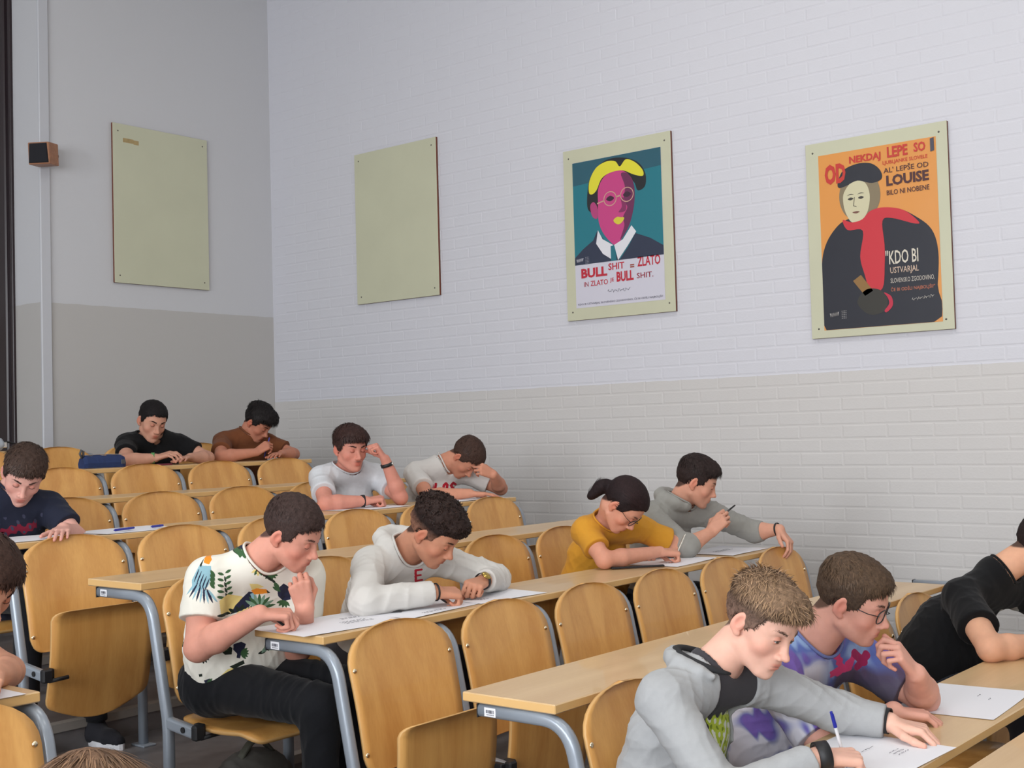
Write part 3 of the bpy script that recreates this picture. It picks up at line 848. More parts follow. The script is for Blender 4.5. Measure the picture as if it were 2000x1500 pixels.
FING = [(.0285, .088, (.040, .025, .020), .0086), (.0095, .092, (.044, .028, .021), .0088), (-.0095, .088, (.041, .026, .021), .0084), (-.0275, .080, (.032, .019, .018), .0074)]
POSE = {'write': ((48, 55, 25), (58, 62, 30), (72, 78, 40), (80, 85, 45)), 'flat': ((8, 12, 6),)*4, 'relax': ((25, 30, 18), (28, 34, 20), (32, 38, 22), (36, 40, 24)),
        'fist': ((70, 92, 55), (74, 94, 55), (78, 94, 55), (80, 92, 55)), 'chin': ((38, 70, 45), (55, 80, 45), (65, 85, 45), (70, 85, 45)), 'drape': ((35, 35, 12), (38, 38, 14), (40, 38, 14), (42, 38, 14)),
        'curl': ((45, 50, 30), (50, 58, 32), (58, 62, 34), (62, 64, 36)), 'brow': ((50, 55, 25), (58, 60, 28), (62, 62, 30), (66, 60, 30))}
def hand_prims(W, d, n, right, pose, sc_=1.0, splay=1):
    """W wrist, d direction of the hand, n palm normal; returns prims and the grip point"""
    d = unit(d); n = unit(np.asarray(n, float)-d*(np.asarray(n, float)@d)); t = np.cross(d, n)*(1 if right else -1)
    L = []; tips = []; q = lambda a, b, c: W+(d*a+t*b+n*c)*sc_
    for i, (off, kn, ph, r) in enumerate(FING):
        K = q(kn, off, 0); L.append(Cap(q(.006, off*.55, .002), K, .0135*sc_, .0102*sc_, .010))
    L.append(Cap(q(.02, .0, .006), q(.075, -.012, .008), .012*sc_, .010*sc_, .014))
    L.append(Cap(q(.02, .012, .006), q(.06, .022, .008), .012*sc_, .010*sc_, .014))
    ps = POSE[pose]
    for i, (off, kn, ph, r) in enumerate(FING):
        p = q(kn, off, 0); ang = 0; sp = (1.5-i)*.05*splay*(1 if ps[0][0] < 40 else .35)
        for j in range(3):
            ang += math.radians(ps[i % len(ps)][j]); dd = (d*math.cos(sp)+t*math.sin(sp)); dd = unit(dd*math.cos(ang)+n*math.sin(ang))
            p2 = p+dd*ph[j]*sc_; L.append(Cap(p, p2, r*(1-.07*j)*sc_, r*(.93-.07*j)*sc_, .0025)); p = p2
        tips.append(p)
    b = q(.018, .022, .008)
    if pose in ('flat', 'relax', 'drape'): ds = [unit(d*.75+t*.65+n*.15), unit(d*.88+t*.42+n*.12), unit(d*.95+t*.22+n*.1)]
    elif pose in ('write',): ds = [unit(d*.62+t*.55+n*.55), unit(d*.9-t*.02+n*.55), unit(d*.8-t*.35+n*.45)]
    elif pose == 'chin': ds = [unit(d*.7+t*.7+n*.2), unit(d*.95+t*.35+n*.2), unit(d*.98+t*.05+n*.2)]
    else: ds = [unit(d*.6+t*.5+n*.62), unit(d*.85-t*.15+n*.55), unit(d*.65-t*.55+n*.45)]
    for (dd, ln, ra, rb) in zip(ds, (.044, .034, .027), (.0135, .0105, .0095), (.0108, .0098, .0080)):
        e = b+dd*ln*sc_; L.append(Cap(b, e, ra*sc_, rb*sc_, .005)); b = e
    tips.append(b)
    return L, tips

def garment(name, Vc, Fc, c, g, t):
    """cloth mesh; a flat print is an image computed here and laid on through planar UVs"""
    col = np.tile(np.array(c['col']), (len(Vc), 1))
    so = np_mesh(name, Vc, Fc, m_cloth, t, col)
    if 'paint' not in c: return so
    ax = c['axis'](g) if 'axis' in c else H0
    W_, H_ = .9, .9; n = c.get('res', 640)
    ss, tt = np.meshgrid((np.arange(n)+.5)/n*W_-W_/2, (np.arange(n)+.5)/n*H_-H_/2)
    Pg = g['C']+ss.reshape(-1, 1)*ax+tt.reshape(-1, 1)*V3(0, 0, 1)
    px = c['paint'](Pg, np.tile(np.array(c['col']), (n*n, 1)), g)
    im = bpy.data.images.new('print', n, n, float_buffer=True); im.colorspace_settings.name = 'Non-Color'
    a = np.ones((n*n, 4), np.float32); a[:, :3] = px; im.pixels.foreach_set(a.ravel()); im.update(); im.pack()
    m = m_cloth.copy(); nt = m.node_tree; b = nt.nodes['Principled BSDF']
    ti = nt.nodes.new('ShaderNodeTexImage'); ti.image = im; uv = nt.nodes.new('ShaderNodeUVMap'); uv.uv_map = 'UVMap'
    nt.links.new(uv.outputs[0], ti.inputs[0]); nt.links.new(ti.outputs[0], b.inputs['Base Color'])
    me = so.data; me.materials.clear(); me.materials.append(m); ul = me.uv_layers.new(name='UVMap')
    li = np.empty(len(me.loops), np.int32); me.loops.foreach_get('vertex_index', li)
    q = Vc-g['C']; u = (q@ax+W_/2)/W_; v = (q[:, 2]+H_/2)/H_
    if c.get('sleeve', 0) > 1:      # no print on the forearms
        for sd in 'RL':
            a_, b_ = g['E'+sd], g['W'+sd]; ab = b_-a_; t_ = np.clip((Vc-a_)@ab/(ab@ab), 0, 1); m_ = np.linalg.norm(Vc-a_-t_[:, None]*ab, axis=1) < .078; u[m_] = .01; v[m_] = .01
    ul.data.foreach_set('uv', np.stack([u[li], v[li]], 1).astype(np.float32).ravel())
    return so
def body(name, label, o):
    """o: P pelvis, C chest, N neck base, SR/SL shoulders, ER/EL elbows, WR/WL wrists, hand specs, head, clothes"""
    vox = o.get('vox', .004); base = np.array(o.get('skin', S(214, 160, 138)))
    g = {k: np.array(v, float) for k, v in o['J'].items()}
    h = o['head']; hd = Head(g['H'], *h['ypr'], scale=h.get('scale', 1), nose=h.get('nose', 1), jaw=h.get('jaw', 1), plump=h.get('plump', 0))
    t = empty(name, (g['P'][0], g['P'][1], g['P'][2]), label, 'person')
    bw = o.get('build', 1.0)
    lat = unit(g['SL']-g['SR']); N = g['N']; Cc = g['C']; Pp = g['P']
    inset = .012
    core = [Cap(Pp, (Pp+Cc)/2, .115*bw-inset, .108*bw-inset, .05, sq=(lat, 1.3)), Cap((Pp+Cc)/2, Cc, .108*bw-inset, .112*bw-inset, .05, sq=(lat, 1.4)),
            Cap(g['SR'], g['SL'], .050, .050, .05), Cap(N, g['SR']*.75+N*.25, .045, .043, .03), Cap(N, g['SL']*.75+N*.25, .045, .043, .03)]
    nb = N; nt_ = hd.w(0, -.028, -.045)
    skin = core+[Cap(nb, nt_, .060*o.get('neckw', 1), .055*o.get('neckw', 1), .015)]
    skin += hd.prims()
    hands = {}
    for sd, rt in (('R', True), ('L', False)):
        Sx, Ex, Wx = g['S'+sd], g['E'+sd], g['W'+sd]; am = o.get('arm', 1.0)
        fm = Ex+(Wx-Ex)*.3
        skin += [Cap(Sx, Sx+(Ex-Sx)*.45, .050*am, .045*am, .03), Cap(Sx+(Ex-Sx)*.45, Ex, .045*am, .0385*am, .02), Cap(Ex, fm, .0375*am, .041*am, .02), Cap(fm, Wx, .041*am, .0265*am, .015)]
        hs = o['hand'+sd]
        L, tips = hand_prims(Wx, hs[0], hs[1], rt, hs[2], o.get('hs', 1.0)); hands[sd] = tips
        skin += L
    # ---- shirt
    c = o['shirt']; sl = c.get('sleeve', .55); loose = c.get('loose', .0)
    bx = bw; sh = [Cap(Pp+V3(0, .01, -.03), (Pp+Cc)/2, .128*bx+loose, .118*bx+loose, .05, sq=(lat, 1.3)), Cap((Pp+Cc)/2, Cc, .118*bx+loose, .120*bx, .05, sq=(lat, 1.4)),
          Cap(g['SR'], g['SL'], .061, .061, .05), Cap(N, g['SR']*.75+N*.25, .064, .057, .04), Cap(N, g['SL']*.75+N*.25, .064, .057, .04)]
    for p in c.get('extra', ()): sh.append(p)
    for sd in 'RL':
        Sx, Ex, Wx = g['S'+sd], g['E'+sd], g['W'+sd]; am = o.get('arm', 1.0)
        if sl <= 1:
            e = Sx+(Ex-Sx)*sl; dv = unit(Ex-Sx)
            sh += [Cap(Sx, e+dv*.06, .060*am, (.066 if sl < .8 else .052)*am+loose*.3, .03, cuts=[(e, dv)])]
        else:
            q = sl-1; e = Ex+(Wx-Ex)*q; dv = unit(Wx-Ex)
            sh += [Cap(Sx, Ex, .064*am, .053*am, .03), Cap(Ex, e+dv*.05, .053*am, .040*am if q > .8 else .047*am, .025, cuts=[(e, dv)])]
    nd = unit(nt_-nb); no = c.get('neck', .066)
    sh.append(Cap(nb+nd*.012+c.get('nshift', np.zeros(3)), nb+nd*.16, no, no+.03, .006, '-'))
    for q in c.get('cut', ()): sh.append(q)
    Vs, Fs = net(skin, vox)
    Vs, Fs = thin(Vs, Fs, evalp(sh, Vs) < -.009, vox*4)
    Cs = hd.color(Vs, base, dict(h, hair=h['hair']))
    # knuckles and fingertips a little redder
    for sd in 'RL':
        for tp in hands[sd]:
            m = np.exp(-(((Vs-tp)/.013)**2).sum(1))[:, None]*.4; Cs = Cs*(1-m)+base*np.array([1.02, .66, .62])*m
        m = np.exp(-(((Vs-g['E'+sd])/.04)**2).sum(1))[:, None]*.3; Cs = Cs*(1-m)+base*np.array([1.0, .74, .70])*m
    np_mesh('body', Vs, Fs, m_skin, t, Cs)
    hd.extras(t, h, base)
    hair(hd, t, h, base, max(vox, .0035))
    tv = c.get('vox', vox*1.25)
    wr = wrinkle(o.get('seed', 5), c.get('fold', .006), c.get('wl', .13))
    ends = [g['S'+sd]+(g['E'+sd]-g['S'+sd])*sl if sl <= 1 else g['E'+sd]+(g['W'+sd]-g['E'+sd])*(sl-1) for sd in 'RL']
    def wr2(P):
        f = np.clip((np.linalg.norm(P-nb, axis=1)-.075)/.08, 0, 1)
        for e in ends: f = f*np.clip((np.linalg.norm(P-e, axis=1)-.045)/.06, .25, 1)
        return wr(P)*f
    if 'hem' in c: sh.append(Fun(Pp, .6, lambda P, z=c['hem']+ZO: P[:, 2]-z, .006, '-'))
    Vc, Fc = net(sh, tv, wr2)
    so = garment(c.get('name', 't_shirt'), Vc, Fc, c, g, t)
    # collar band following the neck opening
    base_sh = [p for p in sh if p.op == '+' and not isinstance(p, Fun)]; cut_sh = [p for p in sh if p.op == '-' and isinstance(p, Ell)]
    u1 = unit(np.cross(nd, V3(0, 0, 1)) if abs(nd[2]) < .95 else np.cross(nd, V3(1, 0, 0))); u2 = np.cross(nd, u1); ring = []
    if c.get('collar', 1):
        for i in range(48):
            a = 2*math.pi*i/48; dr = u1*math.cos(a)+u2*math.sin(a); best = None
            hh = np.linspace(-.04, .14, 60); rr = no+.03*np.clip((hh-.012)/.148, 0, 1)+.0005
            Q = nb+c.get('nshift', 0)+dr[None]*rr[:, None]+nd[None]*hh[:, None]; dd = evalp(base_sh, Q)
            k_ = np.nonzero((dd[:-1] < 0) & (dd[1:] >= 0))[0]
            if len(k_): ring.append(Q[k_[-1]]+nd*.0015)
        if len(ring) > 30:
            R_ = np.array(ring); 
            for _ in range(3): R_ = (np.roll(R_, 1, 0)+R_*2+np.roll(R_, -1, 0))/4
            if cut_sh: R_ = R_[[i for i in range(len(R_)) if all(p.d(R_[i:i+1])[0] > -.002 for p in cut_sh)]]
            closed = len(R_) == len(ring)
            if closed: P_ = [tuple(x) for x in R_]+[tuple(R_[0]), tuple(R_[1])]
            else:
                gaps = np.linalg.norm(R_-np.roll(R_, 1, 0), axis=1); st_ = int(np.argmax(gaps)); P_ = [tuple(x) for x in np.roll(R_, -st_, 0)]
            mc = MB().tube(P_, .0048, 6); 
            np_mesh('collar', np.array([tuple(v) for v in mc.V]), [f for f in mc.F if len(f) == 4], m_cloth, t, np.tile(np.array(c.get('ccol', c['col'])), (len(mc.V), 1)))
    if 'inner' in o:
        ci = o['inner']; shi = [Cap(p.a, p.b, p.ra-.008, p.rb-.008, p.k, sq=p.sq, cuts=p.cuts) for p in sh[:5]]
        shi.append(Cap(nb+nd*.022, nb+nd*.16, .060, .09, .006, '-'))
        Vi, Fi = net(shi, tv, lambda P: wr(P)*.5*np.clip((np.linalg.norm(P-nb, axis=1)-.075)/.08, 0, 1))
        garment('t_shirt', Vi, Fi, ci, g, t)
    # ---- trousers and shoes
    tr = []
    tc = o.get('trousers', S(38, 40, 48))
    KR, KL, AR, AL = (g.get(k) for k in ('KR', 'KL', 'AR', 'AL'))
    fz = o['floor']
    if KR is None:
        KR = Pp+V3(-.11, -.42, .0); KL = Pp+V3(.11, -.42, .0)
    if AR is None: AR = V3(KR[0]-.01, KR[1]+.06, fz+.09); AL = V3(KL[0]+.01, KL[1]+.04, fz+.09)
    hR = Pp-lat*.085; hL = Pp+lat*.085
    tr = [Cap(hR+V3(0, .02, 0), hL+V3(0, .02, 0), .112*bw, .112*bw, .04)]
    for a, k_, an in ((hR, KR, AR), (hL, KL, AL)):
        tr += [Cap(a, k_, .092*bw, .066*bw, .04), Cap(k_, an, .064*bw, .047*bw, .03, cuts=[(an, (0, 0, -1))])]
    Vt, Ft = net(tr, .013 if o.get('legs') is None else .005, wrinkle(3, .006, .16))
    np_mesh('trousers', Vt, Ft, m_cloth, t, np.tile(np.array(tc), (len(Vt), 1)))
    for an in (AR, AL):
        f = V3(an[0], an[1], fz)
        s1 = [Cap(f+V3(0, .03, .045), f+V3(0, -.10, .035), .042, .036, .03), Cap(f+V3(0, .02, .09), f+V3(0, .01, .05), .042, .045, .03), Cap(f+V3(0, -.10, .034), f+V3(0, -.155, .03), .037, .028, .02),
              Fun(f+V3(0, -.05, -.06), .2, lambda P, z=fz+.018: z-P[:, 2]-.0, .004, '+') ]
        s1 = s1[:3]
        for p in s1: p.cuts.append((V3(0, 0, fz+.018), V3(0, 0, -1)))
        Vq, Fq = net(s1, .009); so_ = np_mesh('shoe', Vq, Fq, m_cloth, t, np.tile(np.array(o.get('shoe', (.02, .02, .025))), (len(Vq), 1)))
        mb = MB(); ring = [(f[0]+.040*math.cos(a)*(1 if math.sin(a) > 0 else 1), f[1]-.06+.125*math.sin(a)) for a in [2*math.pi*i/20 for i in range(20)]]
        n_ = len(ring); mb.add([(x, y, fz) for x, y in ring]+[(x, y, fz+.024) for x, y in ring], [(i, (i+1) % n_, n_+(i+1) % n_, n_+i) for i in range(n_)]+[tuple(range(n_))[::-1], tuple(range(n_, 2*n_))])
        mb.build('sole', m_white, so_)
    return t, hd, g, hands, so
def strap(par, c, ax, r, wd, mat, name='wristband', th=.003, sq=1.0):
    ax = Vector(ax).normalized(); u = ax.orthogonal().normalized(); v = ax.cross(u); mb = MB(); n = 24; V = []; F = []
    for k in range(n):
        a = 2*math.pi*k/n; d = u*math.cos(a)+v*math.sin(a)
        for (rr, h) in ((r, -wd/2), (r, wd/2), (r+th, wd/2), (r+th, -wd/2)): V.append(Vector(c)+d*rr+ax*h)
    for k in range(n):
        for j in range(4): F.append((k*4+j, k*4+(j+1) % 4, ((k+1) % n)*4+(j+1) % 4, ((k+1) % n)*4+j))
    mb.add(V, F); return mb.build(name, mat, par, True)
def glasses(hd, par, mat=None, rnd=False):
    mat = mat or m_glassf; k = hd.s; lens = MB(); fr = MB()
    for sg in (-1, 1):
        c = (sg*.0335, .094, -.004); pts = []
        for i in range(20):
            a = 2*math.pi*i/20; e = 1 if rnd else .72
            x = .0245*math.copysign(abs(math.cos(a))**e, math.cos(a)); z = .0195*math.copysign(abs(math.sin(a))**e, math.sin(a))
            pts.append(tuple(hd.w(c[0]+x, c[1]-.010*(abs(c[0]+x)/.06)**2, c[2]+z)))
        fr.tube(pts+[pts[0], pts[1]], .0018*k, 6)
        n0 = len(lens.V); cen = hd.w(*c)
        off = hd.F[1]*.0012
        lens.V += [tuple(np.array(p)) for p in pts]+[tuple(np.array(p)-off) for p in pts]
        lens.F += [tuple(range(n0, n0+20)), tuple(range(n0+20, n0+40))[::-1]]+[(n0+i, n0+20+i, n0+20+(i+1) % 20, n0+(i+1) % 20) for i in range(20)]; lens.mi += [0]*22
        fr.tube([tuple(hd.w(sg*.058, .088, .004)), tuple(hd.w(sg*.074, .06, .005)), tuple(hd.w(sg*.079, .0, .008)), tuple(hd.w(sg*.079, -.03, -.004))], .0013*k, 6)
    fr.tube([tuple(hd.w(-.010, .097, -.001)), tuple(hd.w(0, .104, .002)), tuple(hd.w(.010, .097, -.001))], .0013*k, 6)
    g = fr.build('spectacles', mat, par, True); lens.build('lens', m_lens, g, True)
# ================================================================ the students
def Z(d): return {k: (v[0], v[1], v[2]+ZO) for k, v in d.items()}
def stroke_mask(s, t, lines, w):
    m = np.zeros(len(s), bool)
    for (x0, y0, x1, y1) in lines:
        dx, dy = x1-x0, y1-y0; L = dx*dx+dy*dy+1e-12
        q = np.clip(((s-x0)*dx+(t-y0)*dy)/L, 0, 1); m |= (s-x0-q*dx)**2+(t-y0-q*dy)**2 < w*w
    return m
def poly_mask(s, t, pts):
    m = np.zeros(len(s), bool); n = len(pts)
    for i in range(n):
        x0, y0 = pts[i]; x1, y1 = pts[(i+1) % n]
        c = ((y0 > t) != (y1 > t)) & (s < (x1-x0)*(t-y0)/((y1-y0) or 1e-9)+x0); m ^= c
    return m
LET = {'L': [(0, 0, 0, 1), (0, 0, .6, 0)], 'O': [(.1, .15, .1, .85), (.1, .85, .3, 1), (.3, 1, .5, .85), (.5, .85, .5, .15), (.5, .15, .3, 0), (.3, 0, .1, .15)],
       'S': [(.55, .85, .3, 1), (.3, 1, .08, .78), (.08, .78, .5, .3), (.5, .3, .3, 0), (.3, 0, .05, .15)], 'E': [(0, 0, 0, 1), (0, 1, .6, 1), (0, .5, .5, .5), (0, 0, .6, 0)],
       'D': [(0, 0, 0, 1), (0, 1, .4, .85), (.4, .85, .55, .5), (.55, .5, .4, .15), (.4, .15, 0, 0)], 'A': [(0, 0, .3, 1), (.3, 1, .6, 0), (.15, .4, .45, .4)],
       'T': [(.3, 0, .3, 1), (0, 1, .6, 1)]}
def letters(txt, x, y, h, w, lean=0):
    out = []
    for ch in txt:
        for a, b, c, d in LET[ch]: out.append((x+a*h*w+b*h*lean, y+b*h, x+c*h*w+d*h*lean, y+d*h))
        x += h*w*.85
    return out
# ---- toucan shirt
def paint_toucan(P, C, g):
    s = P@H0; t = P[:, 2]-ZO; o = 0
    def st(x, y):          # metres from the middle of the chest
        return x, y
    c0 = g['C']; s = s-c0@H0; t = t-(c0[2]-ZO)
    r = np.random.default_rng(11)
    cols = dict(green=S(60, 92, 58), dark=S(34, 42, 34), navy=S(38, 40, 62), blue=S(140, 178, 190), orange=S(232, 142, 40), yel=S(226, 204, 130), sage=S(120, 150, 128))
    def put(m, k): C[m] = cols[k]
    def leaf(x, y, a, L, w, k):
        ca, sa = math.cos(a), math.sin(a); u = (s-x)*ca+(t-y)*sa; v = -(s-x)*sa+(t-y)*ca
        q = np.clip(u/L, 0, 1); put((u > 0) & (u < L) & (np.abs(v) < w*np.sin(q*np.pi)**.7), k)
    def frond(x, y, a, k, n=6, L=.05):
        for i in range(n):
            b = a+(i-(n-1)/2)*.34; leaf(x, y, b, L*(1-.12*abs(i-(n-1)/2)), .0048, k if i % 2 else 'dark')
    def bird(x, y, sc_=1):
        put(poly_mask(s, t, [(x-.035*sc_, y+.02*sc_), (x-.01*sc_, y-.03*sc_), (x+.055*sc_, y-.05*sc_), (x+.04*sc_, y-.0*sc_), (x+.06*sc_, y+.03*sc_)]), 'yel')
        put(poly_mask(s, t, [(x-.045*sc_, y-.045*sc_), (x-.02*sc_, y-.04*sc_), (x+.012*sc_, y-.02*sc_), (x+.03*sc_, y+.02*sc_), (x+.022*sc_, y+.042*sc_), (x+.002*sc_, y+.03*sc_), (x-.02*sc_, y)]), 'navy')
        put(poly_mask(s, t, [(x+.012*sc_, y+.005*sc_), (x+.03*sc_, y+.012*sc_), (x+.034*sc_, y+.036*sc_), (x+.018*sc_, y+.032*sc_)]), 'blue')
        put(poly_mask(s, t, [(x+.02*sc_, y+.044*sc_), (x+.026*sc_, y+.030*sc_), (x+.062*sc_, y+.026*sc_), (x+.078*sc_, y+.028*sc_), (x+.066*sc_, y+.043*sc_), (x+.04*sc_, y+.048*sc_)]), 'orange')
        put(poly_mask(s, t, [(x+.068*sc_, y+.042*sc_), (x+.067*sc_, y+.027*sc_), (x+.080*sc_, y+.027*sc_)]), 'dark')
    m = lambda x, y: ((x-447)*.00172, (1205-y)*.00155)        # print grid to metres
    def pl(k, *pts): put(poly_mask(s, t, [m(*p) for p in pts]), k)
    def fr(x, y, a, k, n=6, L=.04): X, Y = m(x, y); frond(X, Y, a, k, n, L)
    def lf(x, y, a, L, w, k): X, Y = m(x, y); leaf(X, Y, a, L, w, k)
    # sleeve: pale blue palm with dark spikes, orange beak above
    pl('blue', (398, 1096), (420, 1098), (424, 1120), (416, 1140), (388, 1150), (386, 1125)); pl('blue', (414, 1062), (436, 1060), (432, 1070), (418, 1072))
    for i in range(9): lf(396+2.6*i, 1128+2*i, -2.25+.16*i, .052, .0034, 'navy' if i % 2 else 'blue')
    for i in range(5): lf(399+5*i, 1102+5*i, -1.9, .045, .0022, 'navy')
    for i in range(4): lf(420, 1106+8*i, -1.0, .026, .005, 'green')
    pl('orange', (404, 1080), (413, 1078), (419, 1086), (416, 1095), (405, 1091)); pl('dark', (398, 1096), (404, 1082), (402, 1100))
    # shoulder and chest leaves
    pl('navy', (462, 1058), (476, 1052), (484, 1060), (478, 1070), (466, 1068)); pl('dark', (444, 1060), (456, 1056), (470, 1068), (464, 1078), (450, 1070))
    for i in range(4): lf(452+8*i, 1066, -.4-.5*i, .030, .0065, 'green')
    lf(474, 1066, -1.2, .034, .008, 'green'); lf(478, 1060, -.2, .026, .006, 'green')
    for i in range(5):
        lf(445, 1114+12*i, .5, .020, .0045, 'green'); lf(443, 1118+12*i, 2.7, .020, .0045, 'green'); lf(444, 1120+12*i, -1.4, .020, .003, 'dark')
    for i in range(7): lf(505, 1108, -2.6+.45*i, .026, .0042, 'green' if i % 2 else 'yel'); 
    for i in range(7): lf(524, 1122, -2.9+.5*i, .022, .0042, 'green')
    for i in range(4): lf(510+5*i, 1116+6*i, -1.1, .020, .004, 'dark')
    # toucan
    pl('yel', (436, 1170), (446, 1160), (470, 1168), (466, 1196), (440, 1204)); pl('yel', (486, 1140), (500, 1142), (510, 1150), (488, 1156))
    pl('navy', (447, 1204), (456, 1186), (470, 1170), (482, 1158), (492, 1162), (490, 1178), (478, 1194), (462, 1200))
    pl('blue', (483, 1164), (492, 1160), (494, 1172), (486, 1178)); pl('dark', (455, 1200), (470, 1184), (474, 1192))
    pl('orange', (486, 1156), (496, 1152), (512, 1156), (518, 1165), (504, 1166), (490, 1166)); pl('dark', (512, 1157), (518, 1165), (513, 1166))
    for i in range(8): lf(496, 1196, .1+.34*i, .048, .0055, 'sage' if i % 2 else 'green')
    for i in range(6): lf(448+7*i, 1202, 2.9-.5*i, .024, .005, 'dark')
    for i in range(4): lf(458+8*i, 1204, .4+.4*i, .02, .004, 'yel')
    pl('navy', (531, 1158), (544, 1146), (554, 1158), (552, 1184), (538, 1188), (530, 1174)); lf(534, 1160, 1.9, .030, .007, 'green'); lf(536, 1164, 2.4, .028, .006, 'green'); pl('orange', (552, 1154), (564, 1158), (562, 1165), (551, 1163))
    for i in range(5): lf(540, 1186, -2.9+.5*i, .026, .005, 'green')
    # below the arm
    for i in range(8): lf(386, 1276, -2.6+.42*i, .032, .0045, 'green' if i % 2 else 'sage')
    for i in range(4): lf(390, 1292, -1.5+.5*i, .026, .005, 'dark')
    pl('dark', (424, 1270), (436, 1266), (448, 1276), (446, 1290), (434, 1290), (426, 1280)); pl('green', (426, 1272), (434, 1270), (440, 1280), (430, 1284))
    pl('navy', (450, 1268), (464, 1264), (472, 1270), (468, 1284), (456, 1290), (449, 1280)); pl('navy', (456, 1286), (464, 1286), (460, 1300), (454, 1298))
    for i in range(5): lf(462, 1288, -1.0+.4*i, .026, .005, 'green')
    for i in range(9): lf(492+6*i, 1294-1*i, .3+.55*(i % 5), .026, .0055, 'sage' if i % 3 else 'dark')
    pl('yel', (418, 1340), (436, 1322), (452, 1316), (446, 1332), (428, 1344)); pl('dark', (440, 1316), (466, 1304), (468, 1312), (448, 1322))
    pl('navy', (388, 1346), (400, 1342), (410, 1352), (404, 1366), (392, 1362)); 
    for i in range(8): lf(392, 1354, -2.8+.5*i, .030, .0045, 'green' if i % 2 else 'sage')
    for i in range(5): lf(402, 1370, -2.2+.4*i, .022, .004, 'green')
    pl('dark', (378, 1333), (386, 1331), (386, 1337), (379, 1339))
    # back and far side: scattered leaves
    for i in range(26):
        x, y = r.uniform(-.45, -.17), r.uniform(-.35, .2)
        frond(x, y, r.uniform(0, 6), 'green', 5, .04)
    return C
zf = lambda i: FL[i]
people = {}
def student(key, label, o):
    o['floor'] = o['floor'] if 'floor' in o else 0
    people[key] = body('person', label, o); return people[key]

# toucan-shirt student at the aisle
p = student('P8', 'brown-haired student in the white shirt printed with toucans and leaves', dict(
    J=Z(dict(P=(2.745, 3.47, -.83), C=(2.695, 3.41, -.575), N=(2.675, 3.30, -.415), SR=(2.545, 3.385, -.455), SL=(2.86, 3.26, -.475), ER=(2.475, 3.34, -.665), WR=(2.530, 3.10, -.548),
             EL=(2.84, 3.285, -.72), WL=(2.728, 3.115, -.560), H=(2.732, 3.17, -.312), KR=(2.66, 2.98, -.84), KL=(2.84, 3.02, -.82), AR=(2.70, 3.02, -1.26), AL=(2.86, 3.06, -1.26))),
    floor=zf(5), vox=.0034, head=dict(ypr=(25, 30, 12), hair=S(62, 46, 42), eye=-30, stubble=.1, top=.012, side=.006, lt=.022, ls=.010, n=2600, w=.0012, blush=.6, brow=.8, jaw=1.05, plump=.003, droop=.3),
    handR=((.75, -.62, -.05), (.1, .2, -1), 'write'), handL=((-.30, -.05, .95), (.55, .75, .2), 'fist'), skin=S(214, 152, 132), build=1.04, arm=1.12, legs=1,
    shirt=dict(col=S(228, 224, 212), sleeve=.60, loose=.008, neck=.068, fold=.007, wl=.16, hem=-.872, res=1000, paint=paint_toucan, vox=.0040), trousers=S(19, 20, 24), seed=3))

# off-white hoodie
def paint_hood(P, C, g):
    s = (P-g['C'])@H0; t = P[:, 2]-g['C'][2]
    C[stroke_mask(s, t, letters('E', .118, .035, .045, .75, .1), .0042)] = S(190, 24, 48)
    return C
def hood_prims(N, H, r=.036, rad=.085, drop=0.0, z=.02, front=1):
    """hood lying round the neck, as a thick open ring rising at the back"""
    f = unit(np.array([H[0]-N[0], H[1]-N[1], 0])+V3(0, -.001, 0)); l = np.cross(V3(0, 0, 1), f); L = []
    pts = []
    for i in range(11):
        a = math.radians((-140+28*i) if front else (-95+19*i)); pts.append(N+l*math.sin(a)*rad*1.05-f*math.cos(a)*rad*1.0+V3(0, 0, z+.03*math.cos(a)-drop))
    rs = [r*(1 if front else max(.25, math.sin(math.pi*(i+.6)/11.2)**.6)) for i in range(11)]
    for i in range(10): L.append(Cap(pts[i], pts[i+1], rs[i], rs[i+1], .018))
    return L
def jacket_gap(J):
    g = {k: np.array(v) for k, v in Z(J).items()}; lat = unit(g['SL']-g['SR']); up = unit(g['N']-g['P']); F = unit(np.cross(lat, up)); F = -F if F[1] > 0 else F
    def f(P):
        q = P-g['C']; s = q@lat; t = q@up; fw = q@F
        return np.maximum(np.abs(s-.038)-(.078+.09*np.clip(-t/.3, 0, 1)), .02-fw)
    return Fun(g['C'], .4, f, .008, '-')
def hooded(J, **k): g = Z(J); return hood_prims(np.array(g['N']), np.array(g['H']), **k)
J9 = dict(P=(3.36, 3.47, -.85), C=(3.34, 3.36, -.58), N=(3.33, 3.245, -.435), SR=(3.17, 3.27, -.475), SL=(3.52, 3.25, -.48), ER=(2.98, 3.10, -.565), WR=(3.235, 3.005, -.556),
          EL=(3.70, 3.12, -.565), WL=(3.52, 3.03, -.550), H=(3.31, 3.077, -.353))
p = student('P9', 'curly dark-haired student bent over in the off-white hoodie', dict(
    J=Z(J9), floor=zf(5), vox=.0045, head=dict(ypr=(24, 41, 13), hair=S(34, 24, 23), tip=S(60, 40, 32), eye=-30, stubble=.1, top=.024, side=.003, hl=0, lt=.03, ls=.006, n=3000, w=.0022, style='curly', mess=.5, lump=2.2, fade=.9,
    blobs=(((0, .065, .078), (.06, .04, .035)),), blush=.45, droop=.2, clump=.6),
    handR=((.9, -.3, -.12), (.15, .35, -1), 'write'), handL=((-.93, -.25, -.05), (-.1, .3, -1), 'fist'), skin=S(205, 146, 118), build=.98,
    shirt=dict(name='hoodie', col=S(208, 205, 200), sleeve=1.93, neck=.070, fold=.008, wl=.15, paint=paint_hood, vox=.0048, extra=hooded(J9, r=.030, rad=.082, z=.035)), trousers=S(60, 60, 66), seed=9))
t9 = p[0]; W9 = p[2]
strap(t9, W9['WR']+V3(-.002, .001, .0), (.93, -.35, 0), .0285, .006, m_black)
